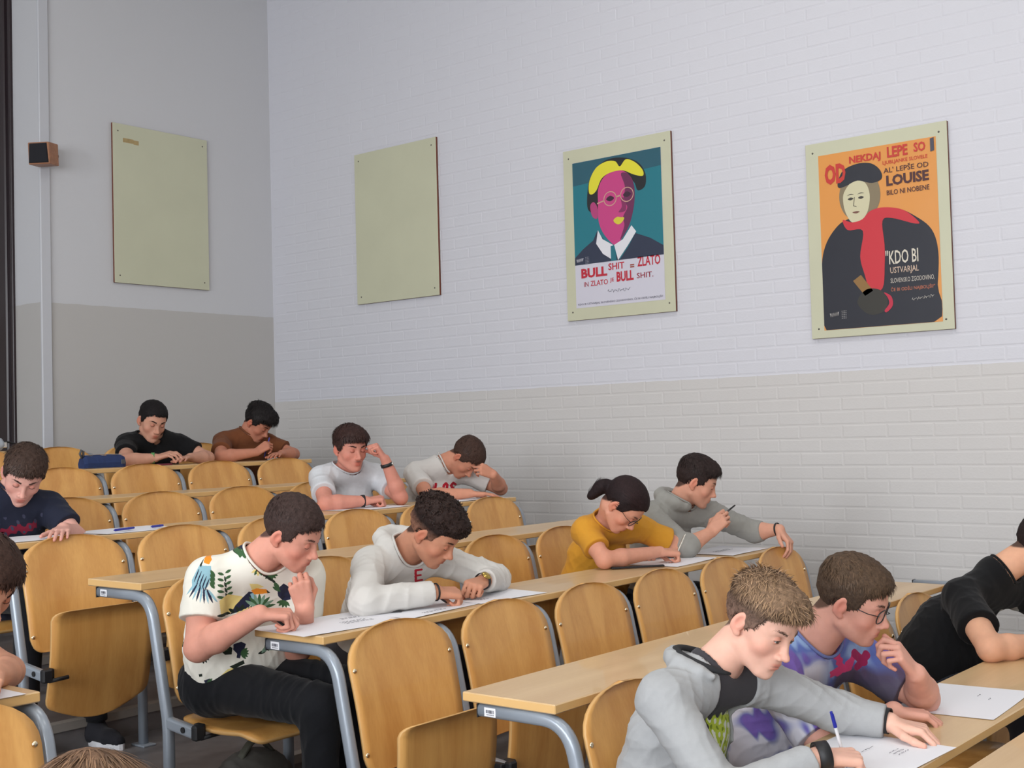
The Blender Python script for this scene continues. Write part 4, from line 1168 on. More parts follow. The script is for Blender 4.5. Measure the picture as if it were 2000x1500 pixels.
w_ = strap(t9, W9['WL']+V3(-.012, -.004, 0), (-.93, -.25, 0), .029, .016, m_black, 'watch')
m_gold = new_mat('gold', (.5, .36, .1), .3, 1)
MB().dome(tuple(W9['WL']+V3(-.012, -.022, .022)), (0, -.6, .7), .019, .008, 18, 3).build('watch_case', m_gold, w_, True)

# grey zip hoodie, foreground
def paint_tee(P, C, g):
    ax = unit(g['SL']-g['SR']); ax = unit(V3(ax[0], ax[1], 0)); s = (P-g['C'])@ax; t = P[:, 2]-g['C'][2]
    C[:] = S(62, 60, 64)
    n = np.sin(s*160+t*60)*np.sin(t*140-s*90)+.4*np.sin(s*300)*np.sin(t*260)
    pr = (np.abs(s-.055) < .072+.006*np.sin(t*150)) & (t < .055+.006*np.sin(s*200)) & (t > -.16)
    C[pr] = S(178, 194, 66); C[pr & (n > .5)] = S(214, 218, 200); C[pr & (n < -.75)] = S(120, 140, 40)
    C[stroke_mask(s, t, [(.0, .02, .05, -.10), (.07, .03, .01, -.08), (.09, .02, .07, -.13), (.12, .0, .08, -.05)], .004)] = S(225, 228, 215)
    return C
def chest_axis(g): a = g['SL']-g['SR']; return unit(V3(a[0], a[1], 0))
J10 = dict(P=(2.86, 1.86, -1.06), C=(2.83, 1.77, -.80), N=(2.815, 1.665, -.625), SR=(2.64, 1.70, -.675), SL=(3.00, 1.64, -.680), ER=(2.575, 1.50, -.865), WR=(2.755, 1.335, -.785),
           EL=(3.15, 1.47, -.775), WL=(3.185, 1.35, -.792), H=(2.878, 1.55, -.507), )
p = student('P10', 'blond student in the grey zip hoodie writing in the foreground', dict(
    J=Z(J10), inner=dict(col=S(62, 60, 64), paint=paint_tee, axis=chest_axis, res=900), floor=zf(7), vox=.0028, head=dict(ypr=(-9, 28, -8), hair=S(90, 70, 58), tip=S(178, 144, 110), browc=1.25, eye=8, gaze=-24, stubble=0, top=.020, side=.006, lt=.027, ls=.009, n=5600, w=.0012, mess=.5, lump=1.3, fade=.35, lift=.6, hug=.35,
    frontlift=.012, blush=.55, jaw=.94, droop=.55, clump=.55, brow=.75, seed=4),
    handR=((.78, -.6, -.1), (.1, .2, -1), 'write'), handL=((.12, -.98, -.12), (0, 0, -1), 'drape'), skin=S(226, 178, 158), build=.98, neckw=.90, hs=1.0,
    shirt=dict(name='zip_hoodie', col=S(162, 163, 164), sleeve=1.90, neck=.078, fold=.006, wl=.13, vox=.004, collar=0, extra=hooded(J10, r=.020, rad=.098, z=.005, front=0), cut=(jacket_gap(J10),)), trousers=S(50, 52, 60), seed=12))
t10 = p[0]; W10 = p[2]
strap(t10, W10['WR']+V3(-.002, .002, 0), (.74, -.68, .1), .0285, .03, m_black, 'sweatband', .007)
strap(t10, W10['WL']+V3(.0, .012, 0.004), (.12, -.98, -.1), .031, .022, m_black)
gN = W10['N']; fH = unit(V3(W10['H'][0]-gN[0], W10['H'][1]-gN[1]-.001, 0)); lH = np.cross(V3(0, 0, 1), fH)
pts = [tuple(gN+lH*math.sin(math.radians(a))*.088-fH*math.cos(math.radians(a))*.088+V3(0, 0, .020+.028*math.cos(math.radians(a)))) for a in range(-125, 126, 12)]
ml_ = MB(); ml_.tube(pts, [max(.003, .013*math.sin(math.pi*(i+.5)/len(pts))**.5) for i in range(len(pts))], 10); ml_.build('hood_lining', new_mat('black_jersey', (.016, .016, .018), .9), t10, True)
# glasses and tie-dye shirt
def paint_dye(P, C, g):
    s = (P-g['C'])@H0; t = P[:, 2]-g['C'][2]
    n = np.sin(s*38+t*21)+np.sin(s*17-t*44+1)+.6*np.sin(s*90+t*70+np.sin(s*60)*2); n = n[:, None]
    mixc = lambda m_, c: C*(1-m_)+np.array(c)*m_
    sm = lambda v: np.clip(v, 0, 1)
    C = np.tile(np.array(S(92, 108, 172)), (len(s), 1)); C = mixc(sm((n-.2)*1.2), S(120, 96, 172)); C = mixc(sm((-.4-n)*1.2), S(136, 160, 200))
    w_ = sm((.115-s[:, None])/.05)*sm((.16-t[:, None])/.05)*sm((.7-n)*1.3); C = mixc(w_, S(206, 204, 214))
    fr_ = sm((s[:, None]-.115)/.02)*sm((.105-t[:, None]+.01*n)/.04); C = mixc(fr_*.9, S(84, 72, 86))
    pk = stroke_mask(s+.003*np.sin(t*300), t, [(.110, .150, .128, .130), (.128, .130, .140, .105), (.128, .088, .172, .092), (.140, .105, .135, .080), (.160, .095, .185, .118), (.115, .080, .140, .092)], .011); C[pk] = S(200, 62, 112)
    pk = stroke_mask(s, t, [(.19, .13, .22, .10), (.2, .09, .23, .12)], .012); C[pk] = S(150, 40, 84)
    C[stroke_mask(s, t, [(.150, .01, .165, .035), (.165, .035, .172, -.01), (.150, -.02, .16, -.05)], .006)] = S(170, 184, 206)
    return C
J11 = dict(P=(3.42, 1.84, -1.06), C=(3.39, 1.76, -.80), N=(3.345, 1.645, -.635), SR=(3.20, 1.70, -.70), SL=(3.55, 1.60, -.70), ER=(3.16, 1.50, -.90), WR=(3.32, 1.395, -.795),
           EL=(3.55, 1.40, -.800), WL=(3.40, 1.36, -.702), H=(3.334, 1.505, -.497))
p = student('P11', 'student with black spectacles and tie-dye shirt, chin in hand', dict(
    J=Z(J11), floor=zf(7), vox=.0034, head=dict(ypr=(12, 22, 10), hair=S(72, 56, 44), tip=S(96, 74, 54), eye=-18, stubble=0, top=.014, side=.006, lt=.026, ls=.010, n=3200, w=.0013, blush=.5, jaw=1.12, plump=.006, droop=.5, style='short', frontlift=.006, nose=1.05),
    handR=((.62, -.76, -.12), (0, 0, -1), 'relax'), handL=((-.55, .30, .75), (-.25, .85, -.25), 'chin'), skin=S(216, 160, 142), build=1.1, arm=1.08, neckw=1.08,
    shirt=dict(col=S(110, 120, 170), sleeve=.75, loose=.008, neck=.070, fold=.006, wl=.13, paint=paint_dye, vox=.0045), trousers=S(40, 60, 100), seed=14))
glasses(p[1], p[0])

# black T-shirt, right edge
def paint_ro(P, C, g):
    s = (P-g['C'])@H0; t = P[:, 2]-g['C'][2]
    C[(stroke_mask(s, t, letters('DO', .165, -.025, .085, .75, .0), .011)) & (s > -.05)] = S(170, 172, 166); return C
p = student('P12', 'student in the black T-shirt cut off by the right edge', dict(
    J=Z(dict(P=(4.70, 1.84, -1.02), C=(4.74, 1.74, -.79), N=(4.80, 1.60, -.590), SR=(4.60, 1.66, -.655), SL=(4.97, 1.58, -.67), ER=(4.36, 1.48, -.79), WR=(4.60, 1.36, -.795),
             EL=(5.05, 1.36, -.79), WL=(4.82, 1.28, -.795), H=(4.885, 1.45, -.490))),
    floor=zf(7), vox=.005, head=dict(ypr=(15, 38, 5), hair=S(38, 28, 28), eye=-30, top=.014, side=.007, n=1500, w=.0014), skin=S(216, 164, 134), build=1.12, arm=1.1,
    handR=((.8, -.55, -.05), (0, 0, -1), 'write'), handL=((-.85, -.45, 0), (0, 0, -1), 'flat'),
    shirt=dict(col=S(14, 14, 16), sleeve=.62, loose=.012, neck=.061, paint=paint_ro, vox=.006), seed=16))

# mustard T-shirt, dark ponytail, spectacles
p = student('P6', 'ponytailed student in the mustard T-shirt writing with face down', dict(
    J=Z(dict(P=(4.80, 3.47, -.85), C=(4.72, 3.37, -.58), N=(4.655, 3.25, -.42), SR=(4.52, 3.29, -.455), SL=(4.87, 3.23, -.47), ER=(4.46, 3.15, -.570), WR=(4.75, 3.05, -.556),
             EL=(5.04, 3.10, -.568), WL=(4.90, 3.19, -.572), H=(4.565, 3.11, -.335))),
    floor=zf(5), vox=.0045, head=dict(ypr=(22, 56, 12), hair=S(34, 22, 24), tip=S(52, 32, 32), eye=-30, top=.009, side=.007, lt=.035, ls=.03, n=3000, w=.0012, style='back', mess=.06, lump=.3, clump=.05, droop=0,
    blobs=(((-.01, -.108, -.004), (.024, .028, .022)), ((-.025, -.118, -.034), (.034, .032, .042)), ((-.035, -.112, -.075), (.024, .022, .036))), blush=.5, jaw=.9), skin=S(214, 154, 130), build=.95, arm=.92,
    handR=((.9, -.42, -.1), (.1, .2, -1), 'write'), handL=((-.9, -.3, .0), (0, 0, -1), 'fist'),
    shirt=dict(col=S(206, 146, 48), sleeve=.62, loose=.012, neck=.068, fold=.006), seed=18))
glasses(p[1], p[0], rnd=True)

# grey hoodie by the wall
J7 = dict(P=(5.32, 3.47, -.85), C=(5.27, 3.37, -.56), N=(5.25, 3.26, -.385), SR=(5.10, 3.32, -.43), SL=(5.45, 3.20, -.44), ER=(5.03, 3.09, -.565), WR=(5.175, 3.04, -.505),
          EL=(5.60, 3.04, -.535), WL=(5.60, 2.90, -.520), H=(5.264, 3.156, -.267))
p = student('P7', 'student in the grey hoodie by the brick wall, hand over the chair back', dict(
    J=Z(J7), floor=zf(5), vox=.0045, head=dict(ypr=(33, 24, 7), hair=S(44, 32, 30), eye=-24, stubble=.12, top=.016, side=.006, lt=.03, ls=.010, n=2200, w=.0016, blush=.35, droop=.5, frontlift=.008, nose=1.05), skin=S(214, 158, 134),
    handR=((.35, -.55, .72), (.5, .4, -.4), 'curl'), handL=((-.15, -.62, -.62), (-.2, .5, -.8), 'drape'),
    shirt=dict(name='hoodie', col=S(150, 149, 144), sleeve=1.35, neck=.072, fold=.009, wl=.14, extra=hooded(J7, r=.032, rad=.082, z=.025)), seed=20))
strap(p[0], p[2]['WL']+V3(0, .012, 0), (0, -.9, .1), .030, .008, m_black)

# white T-shirts at the third desk from the back
p = student('P4', 'student in the white T-shirt with wristwatch resting his head on his fist', dict(
    J=Z(dict(P=(4.80, 5.15, -.62), C=(4.77, 5.09, -.36), N=(4.745, 5.03, -.175), SR=(4.57, 5.07, -.225), SL=(4.93, 5.01, -.23), ER=(4.42, 4.87, -.35), WR=(4.62, 4.78, -.347),
             EL=(4.88, 4.78, -.345), WL=(4.79, 4.80, -.135), H=(4.684, 4.955, -.072))),
    floor=zf(3), vox=.005, head=dict(ypr=(-14, 10, 0), hair=S(56, 36, 32), eye=-22, moustache=.8, top=.020, side=.010, lt=.035, ls=.016, n=2000, w=.002, mess=.4, blush=.4, droop=.7, frontlift=.012, lump=1.8), skin=S(208, 142, 124),
    handR=((.85, -.5, .12), (.1, .2, -1), 'fist'), handL=((-.45, .25, .85), (-.55, .6, -.3), 'fist'),
    shirt=dict(col=S(204, 206, 210), sleeve=.62, neck=.074, loose=.008, cut=(Ell((4.72, 4.90, -.235+ZO), (.055, .06, .085), None, .01, '-'),)), seed=22))
strap(p[0], p[2]['WR']+V3(-.012, .01, 0), (.85, -.5, 0), .029, .018, m_black)
w4 = strap(p[0], p[2]['WL']+V3(.008, -.003, -.03), (-.3, .1, .95), .030, .018, m_black, 'watch')
MB().dome(tuple(p[2]['WL']+V3(.03, -.022, -.025)), (.6, -.7, .1), .018, .008, 18, 3).build('watch_case', m_metal, w4, True)
def paint_los(P, C, g):
    s = (P-g['C'])@H0; t = P[:, 2]-g['C'][2]
    C[stroke_mask(s, t, letters('LOS', .03, .005, .065, .75, .15), .0075)] = S(178, 30, 48); return C
p = student('P5', 'student in the white T-shirt with red print hiding his face in his hand', dict(
    J=Z(dict(P=(5.45, 5.17, -.62), C=(5.46, 5.10, -.37), N=(5.49, 5.03, -.19), SR=(5.32, 5.09, -.235), SL=(5.68, 5.01, -.25), ER=(5.20, 4.88, -.355), WR=(5.38, 4.72, -.35),
             EL=(5.80, 4.84, -.345), WL=(5.64, 4.76, -.255), H=(5.565, 4.905, -.150))),
    floor=zf(3), vox=.005, head=dict(ypr=(18, 62, 6), hair=S(70, 50, 42), eye=-30, top=.016, side=.007, lt=.025, ls=.010, n=1800, w=.0018, mess=.4), skin=S(206, 144, 118),
    handR=((.7, -.6, -.05), (0, 0, -1), 'flat'), handL=((-.75, .25, .35), (-.3, .8, .1), 'brow'),
    shirt=dict(col=S(212, 208, 204), sleeve=.66, neck=.072, loose=.008, paint=paint_los, cut=(Ell((5.50, 4.93, -.265+ZO), (.04, .05, .06), None, .01, '-'),)), seed=24))

# the two at the back wall
p = student('P1', 'black-haired student in the black T-shirt at the back wall', dict(
    J=Z(dict(P=(4.70, 6.80, -.40), C=(4.67, 6.73, -.12), N=(4.63, 6.66, .03), SR=(4.47, 6.72, -.02), SL=(4.82, 6.66, -.03), ER=(4.34, 6.52, -.118), WR=(4.50, 6.46, -.105),
             EL=(4.90, 6.48, -.118), WL=(4.72, 6.42, -.11), H=(4.58, 6.60, .120))),
    floor=zf(1), vox=.0056, head=dict(ypr=(-10, 24, -6), hair=S(22, 17, 18), eye=-22, top=.013, side=.005, lt=.016, ls=.007, n=1500, w=.0018, blush=.3), skin=S(196, 146, 124),
    handR=((.55, -.75, .25), (.25, .2, -1), 'relax'), handL=((-.85, -.5, 0), (0, 0, -1), 'flat'),
    shirt=dict(col=S(16, 16, 18), sleeve=.60, neck=.070, loose=.006, cut=(Ell((4.62, 6.58, -.05+ZO), (.035, .05, .05), None, .01, '-'),)), seed=26))
strap(p[0], p[2]['WR']+V3(-.01, .01, 0), (.8, -.6, 0), .030, .02, new_mat('green_band', S(90, 150, 90), .6))
p = student('P2', 'student in the rust-brown T-shirt beside the corner, holding a pen to his mouth', dict(
    J=Z(dict(P=(5.42, 6.82, -.40), C=(5.40, 6.75, -.13), N=(5.38, 6.68, .02), SR=(5.22, 6.74, -.02), SL=(5.55, 6.68, -.04), ER=(5.06, 6.56, -.117), WR=(5.26, 6.45, -.095),
             EL=(5.62, 6.50, -.118), WL=(5.45, 6.42, -.11), H=(5.406, 6.60, .103))),
    floor=zf(1), vox=.0056, head=dict(ypr=(25, 42, 8), hair=S(24, 19, 20), eye=-28, top=.024, side=.008, lt=.038, ls=.010, n=2000, w=.002, mess=.45, lump=2, frontlift=.014, droop=.7, style='short', blush=.4), skin=S(190, 128, 104),
    handR=((.75, -.35, .5), (.2, .6, -.8), 'curl'), handL=((-.85, -.5, 0), (0, 0, -1), 'flat'),
    shirt=dict(col=S(112, 66, 40), sleeve=.66, neck=.066, loose=.008), seed=28))
# navy T-shirt at the left
def paint_navy(P, C, g):
    q = P-g['C']; s = q@chest_axis(g); t = q[:, 2]-.03
    n = np.sin(s*120)*np.sin(t*90+s*40)
    C[(np.abs(s) < .10) & (np.abs(t+.02-.1*s) < .016+.012*n)] = S(120, 30, 52)
    C[(np.abs(s) < .12) & (np.abs(t+.0-.1*s) < .04) & (n > .7)] = S(60, 62, 82)
    return C
p = student('P3', 'brown-haired student in the navy T-shirt near the left edge, head bowed', dict(
    J=Z(dict(P=(2.80, 5.14, -.63), C=(2.78, 5.08, -.37), N=(2.765, 5.03, -.215), SR=(2.60, 5.06, -.26), SL=(2.95, 5.01, -.275), ER=(2.44, 4.90, -.36), WR=(2.46, 4.74, -.340),
             EL=(2.97, 4.84, -.40), WL=(2.82, 4.69, -.350), H=(2.793, 4.946, -.128), KR=(2.70, 4.74, -.62), KL=(2.92, 4.74, -.62), AR=(2.66, 4.72, -1.12+.05), AL=(2.94, 4.66, -1.245+.09))),
    floor=zf(4), vox=.0045, head=dict(ypr=(-28, 38, -12), hair=S(58, 42, 36), tip=S(72, 54, 44), eye=-26, top=.018, side=.008, lt=.03, ls=.012, n=2600, w=.0018, mess=.4, lump=1.5, blush=.45), skin=S(214, 162, 148),
    handR=((.38, -.85, -.38), (-.1, .2, -1), 'curl'), handL=((-.6, -.78, -.05), (-.1, 0, -1), 'flat'),
    shirt=dict(col=S(32, 36, 52), sleeve=.66, neck=.066, loose=.008, paint=paint_navy, axis=chest_axis), trousers=S(20, 20, 24), seed=30))
# left block: student cut off by the edge, and the head at the bottom
p = student('P13', 'student cut off by the left edge, elbow on the desk', dict(
    J=Z(dict(P=(1.40, 3.46, -.86), C=(1.42, 3.36, -.60), N=(1.44, 3.24, -.44), SR=(1.26, 3.30, -.47), SL=(1.60, 3.22, -.49), ER=(1.14, 3.10, -.575), WR=(1.36, 3.00, -.575),
             EL=(1.735, 3.16, -.60), WL=(1.60, 2.99, -.575), H=(1.635, 3.115, -.355))),
    floor=zf(5), vox=.005, head=dict(ypr=(10, 35, 0), hair=S(62, 42, 34), eye=-28, top=.022, side=.016, lt=.03, ls=.022, n=2500, w=.0018, mess=.4), skin=S(214, 156, 128),
    handR=((.8, -.6, 0), (0, 0, -1), 'write'), handL=((-.6, -.8, 0), (0, 0, -1), 'flat'),
    shirt=dict(col=S(60, 64, 70), sleeve=.55, neck=.068, loose=.0), seed=32))
p = student('P14', 'brown-haired head rising into the bottom left of the picture', dict(
    J=Z(dict(P=(.98, 1.84, -1.08), C=(.97, 1.76, -.84), N=(.96, 1.65, -.66), SR=(.78, 1.70, -.71), SL=(1.14, 1.68, -.71), ER=(.70, 1.50, -.80), WR=(.86, 1.34, -.80),
             EL=(1.22, 1.48, -.80), WL=(1.06, 1.34, -.80), H=(.965, 1.545, -.555))),
    floor=zf(7), vox=.0045, head=dict(ypr=(5, 30, 0), hair=S(104, 78, 62), tip=S(140, 108, 80), eye=-28, top=.016, side=.010, lt=.05, ls=.02, n=6000, w=.0011, mess=.18, clump=.25, droop=.6, lump=.5), skin=S(216, 160, 138),
    handR=((.5, -.8, 0), (0, 0, -1), 'flat'), handL=((-.5, -.8, 0), (0, 0, -1), 'flat'),
    shirt=dict(col=S(90, 96, 110), sleeve=.6, neck=.068), seed=34))
# ================================================================ boards and posters on the walls
m_board = add_noise(new_mat('cream_board', S(200, 200, 174), .45), (1, 1, 1), .05, nscale=3)
m_bedge = new_mat('red_brown_edge', S(112, 58, 40), .6)
m_screw = new_mat('screw', (.10, .09, .08), .4, .6)
def wall_matrix(wall, a, z):
    """local x to the viewer's right along the wall, y up, z out of the wall"""
    if wall == 'right': X, Y, Zv, o = (0, -1, 0), (0, 0, 1), (-1, 0, 0), (WX-.004, a, z+ZO)
    else: X, Y, Zv, o = (1, 0, 0), (0, 0, 1), (0, -1, 0), (a, BY-.004, z+ZO)
    m = Matrix((X, Y, Zv)).transposed().to_4x4(); m.translation = Vector(o); return m
def board(wall, a, z, w, h, label, edge):
    t = empty('display_board', (0, 0, 0), label, 'board', 'cream display boards on the walls'); t.matrix_world = wall_matrix(wall, a, z)
    p = MB().box(-w/2, w/2, -h/2, h/2, 0, .020, .0015).build('panel', [m_board, m_bedge], t)
    for pl in p.data.polygons:
        if abs(pl.normal.z) < .5: pl.material_index = 1
    for sx in (-1, 1):
        for sy in (-1, 1):
            MB().dome((sx*(w/2-.045), sy*(h/2-.055), .0195), (0, 0, 1), .006, .003, 10, 3).build('screw', m_screw, t, True)
    return t
b1 = board('back', 5.657, 1.748, .842, 1.178, 'empty cream display board with a brown tape mark on the back wall', -1)
b2 = board('right', 6.553, 1.578, .855, 1.158, 'empty cream display board on the brick wall nearest the corner', 1)
b3 = board('right', 4.554, 1.287, .842, 1.138, 'cream display board behind the poster of a magenta face', 1)
b4 = board('right', 2.809, 1.045, .828, 1.128, 'cream display board behind the orange poster', 1)
mt = MB(); mt.box(-.335, -.245, .455, .487, .020, .0205); mt.box(-.245, -.20, .450, .482, .020, .0203)
m_tape = add_noise(new_mat('tape', S(176, 152, 104), .6), amt=.2, nscale=40)
mt.build('tape_residue', m_tape, b1)
def flat(name, pts, z, col, par, rough=.5, th=.0003, coat=.3):
    """thin printed shape in the sheet plane"""
    key = 'print_%d_%d_%d' % tuple(int(c*1000) for c in col)
    m = bpy.data.materials.get(key) or new_mat(key, col, rough, coat=coat)
    n = len(pts); return mesh_obj(name, [(x, y, z) for x, y in pts], [tuple(range(n)) if area2(pts) > 0 else tuple(range(n))[::-1]], m, par)
def area2(p): return sum(p[i][0]*p[(i+1) % len(p)][1]-p[(i+1) % len(p)][0]*p[i][1] for i in range(len(p)))
def smooth_poly(pts, n=5):
    """closed Catmull-Rom outline"""
    out = []; L = len(pts)
    for i in range(L):
        p0, p1, p2, p3 = (np.array(pts[(i+k) % L], float) for k in (-1, 0, 1, 2))
        for k in range(n):
            t = k/n; out.append(tuple(.5*((2*p1)+(-p0+p2)*t+(2*p0-5*p1+4*p2-p3)*t*t+(-p0+3*p1-3*p2+p3)*t**3)))
    return out
def text(name, s, x, y, h, col, par, z, w=None, bold=.012, rot=0, shear=0, rough=.5):
    cu = bpy.data.curves.new(name, 'FONT'); cu.body = s; cu.size = 1; cu.offset = bold; cu.shear = shear; cu.resolution_u = 2
    o = bpy.data.objects.new(name, cu); COL.objects.link(o)
    bpy.context.view_layer.update()
    me = bpy.data.meshes.new_from_object(o.evaluated_get(bpy.context.evaluated_depsgraph_get())); bpy.data.objects.remove(o)
    n = len(me.vertices); c = np.empty(n*3, np.float32); me.vertices.foreach_get('co', c); c = c.reshape(-1, 3)
    x0, x1, y0, y1 = c[:, 0].min(), c[:, 0].max(), c[:, 1].min(), c[:, 1].max()
    sy = h/(y1-y0); sx = (w/(x1-x0)) if w else sy
    X = (c[:, 0]-x0)*sx; Y = (c[:, 1]-y0)*sy; a = math.radians(rot)
    c[:, 0] = x+X*math.cos(a)-Y*math.sin(a); c[:, 1] = y+X*math.sin(a)+Y*math.cos(a); c[:, 2] = z
    me.vertices.foreach_set('co', c.ravel()); key = 'print_%d_%d_%d' % tuple(int(v*1000) for v in col)
    me.materials.clear(); me.materials.append(bpy.data.materials.get(key) or new_mat(key, col, rough, coat=.3)); me.update()
    q = bpy.data.objects.new(name, me); COL.objects.link(q); q.parent = par; return q
def sheet(par_board, label, col, x0, x1, y0, y1, cat='poster'):
    """curling paper sheet on a board; returns thing and a map from poster units (0..1, from the top left)"""
    t = empty('poster', (0, 0, 0), label, cat); t.matrix_world = par_board.matrix_world.copy()
    V = []; F = []; n = 16
    for j in range(n+1):
        for i in range(n+1):
            x = x0+(x1-x0)*i/n; y = y0+(y1-y0)*j/n; V.append((x, y, .0212+.0006*math.sin(i*1.3)*math.sin(j*1.1)))
    for j in range(n):
        for i in range(n): a = j*(n+1)+i; F.append((a, a+1, a+n+2, a+n+1))
    key = new_mat('poster_paper', col, .38, coat=.35)
    mesh_obj('sheet', V, F, key, t, True)
    return t, (lambda u, v: (x0+(x1-x0)*u, y1-(y1-y0)*v)), (x1-x0), (y1-y0)
# --- teal poster
t, U, pw, ph = sheet(b3, 'poster of a magenta-faced man with yellow hair above red lettering', S(206, 204, 216), -.345, .348, -.490, .478)
def shp(name, pts, z, col, sm=True, n=5): 
    p = smooth_poly(pts, n) if sm else pts
    p = [(min(.999, max(.001, a)), min(.999, max(.001, b))) for a, b in p]
    return flat(name, [U(*q) for q in p], z, col, t)
Z0 = .0224; dz = .00035
shp('picture', [(.0, .0), (1, 0), (1, .705), (0, .705)], Z0, S(28, 116, 130), False)
shp('picture', [(0, 0), (1, 0), (1, .12), (0, .16)], Z0+dz*.5, S(38, 88, 104), False)
shp('jacket', [(0, .655), (.10, .60), (.22, .55), (.27, .49), (.42, .62), (.52, .70), (.62, .62), (.70, .54), (.86, .585), (1, .645), (1, .705), (0, .705)], Z0+dz, S(42, 50, 72), False)
shp('hair', [(.17, .33), (.17, .22), (.21, .12), (.33, .04), (.45, .015), (.62, .03), (.76, .08), (.83, .16), (.82, .24), (.74, .26), (.70, .20), (.60, .16), (.42, .14), (.32, .22), (.29, .33), (.25, .37)], Z0+dz*2, S(28, 30, 34))
shp('ear', [(.20, .31), (.24, .29), (.28, .33), (.28, .40), (.24, .40), (.21, .37)], Z0+dz*2.4, S(176, 62, 118))
shp('face', [(.29, .30), (.30, .20), (.38, .125), (.52, .10), (.64, .14), (.70, .22), (.70, .33), (.66, .44), (.60, .52), (.50, .595), (.44, .59), (.34, .51), (.29, .42)], Z0+dz*3, S(196, 64, 128))
shp('face_shade', [(.56, .13), (.64, .14), (.70, .22), (.70, .33), (.66, .44), (.60, .52), (.53, .57), (.58, .48), (.57, .42), (.62, .36), (.58, .31), (.60, .22)], Z0+dz*3.5, S(106, 40, 82))
shp('hair_light', [(.19, .22), (.20, .14), (.28, .06), (.40, .03), (.50, .04), (.55, .08), (.62, .04), (.72, .07), (.80, .13), (.80, .17), (.70, .15), (.58, .11), (.44, .11), (.34, .14), (.28, .21), (.23, .235)], Z0+dz*4, S(222, 214, 52))
shp('lips', [(.46, .435), (.50, .415), (.54, .42), (.58, .425), (.57, .445), (.53, .465), (.49, .46)], Z0+dz*4, S(212, 200, 60))
shp('nose_shade', [(.55, .29), (.56, .35), (.52, .385), (.60, .38), (.60, .31)], Z0+dz*4, S(130, 44, 92))
for cx, cy in ((.43, .285), (.62, .275)):
    shp('eye', [(cx-.045, cy), (cx, cy-.02), (cx+.045, cy), (cx, cy+.018)], Z0+dz*4, S(60, 28, 50))
    ring = MB(); pts = [U(cx+.075*math.cos(a), cy+.050*math.sin(a)) for a in [2*math.pi*k/28 for k in range(28)]]; pi_ = [U(cx+.066*math.cos(a), cy+.044*math.sin(a)) for a in [2*math.pi*k/28 for k in range(28)]]
    z = Z0+dz*5; ring.add([(*p, z) for p in pts]+[(*p, z) for p in pi_], [(k, 28+k, 28+(k+1) % 28, (k+1) % 28) for k in range(28)])
    ring.build('spectacle_ring', new_mat('print_rim', S(200, 160, 140), .5), t)
shp('spectacle_bridge', [(.50, .275), (.55, .268), (.55, .278), (.50, .285)], Z0+dz*5, S(200, 160, 140), False)
shp('spectacle_arm', [(.28, .300), (.36, .288), (.36, .296), (.28, .309)], Z0+dz*5, S(200, 160, 140), False)
shp('shirt_collar', [(.28, .485), (.33, .55), (.45, .60), (.43, .695), (.33, .65), (.255, .575)], Z0+dz*5, S(222, 222, 228), False)
shp('shirt_collar', [(.66, .485), (.71, .53), (.62, .61), (.50, .705), (.46, .60), (.56, .57)], Z0+dz*5, S(222, 222, 228), False)
shp('necktie', [(.42, .605), (.46, .60), (.485, .705), (.42, .705)], Z0+dz*6, S(30, 110, 124), False)
RED = S(186, 32, 54)
for (s_, x, y, w_, h_, b_, col) in (('BULL', .07, .800, .30, .066, .045, RED), ('SHIT', .385, .765, .18, .046, .02, RED), ('=', .63, .765, .045, .022, .03, S(150, 60, 40)), ('ZLATO', .71, .765, .25, .066, .022, RED),
                                    ('IN', .10, .858, .05, .032, .012, S(160, 36, 50)), ('ZLATO', .175, .858, .20, .036, .012, RED), ('JE', .40, .850, .045, .032, .012, RED), ('BULL', .475, .850, .19, .068, .04, RED), ('SHIT.', .70, .842, .18, .036, .012, S(150, 40, 60)),
                                    ('KDO BI USTVARJAL SLOVENSKO ZGODOVINO, ČE BI ODŠLI NAJBOLJŠI?', .025, .985, .95, .020, .01, S(96, 94, 108))):
    x_, y_ = U(x, y); text('lettering', s_, x_, y_, h_*ph, col, t, Z0+dz, w_*pw, b_)
sg = MB()
pts = [U(.37+.25*k/40+.006*math.sin(k*2.1), .905-.012*math.sin(k*1.3)*math.cos(k*.31)) for k in range(41)]
sg.tube([(*p, Z0) for p in pts], .0011, 4); sg.build('signature', new_mat('print_ink', S(70, 68, 84), .6), t)
def logo(par, U, x, y, w, col, z):
    m = MB(); pts = [U(x+w*k/14, y+(.012 if k % 2 else -.008)-.006*k/14) for k in range(15)]
    m.tube([(*p, z) for p in pts], .0022, 4); m.build('logo', new_mat('print_logo', col, .6), par)
    for k in range(5): 
        x_, y_ = U(x+w*1.35, y-.014+.010*k); text('small_print', ('SLOVENSKA', 'MATICA', 'ZA', 'JEZIK', 'IN BRANJE')[k] if False else '||| |||| ||', x_, y_, .0045, col, par, z, .028, 0)
logo(t, U, .025, .675, .075, S(214, 214, 224), Z0+dz*7)
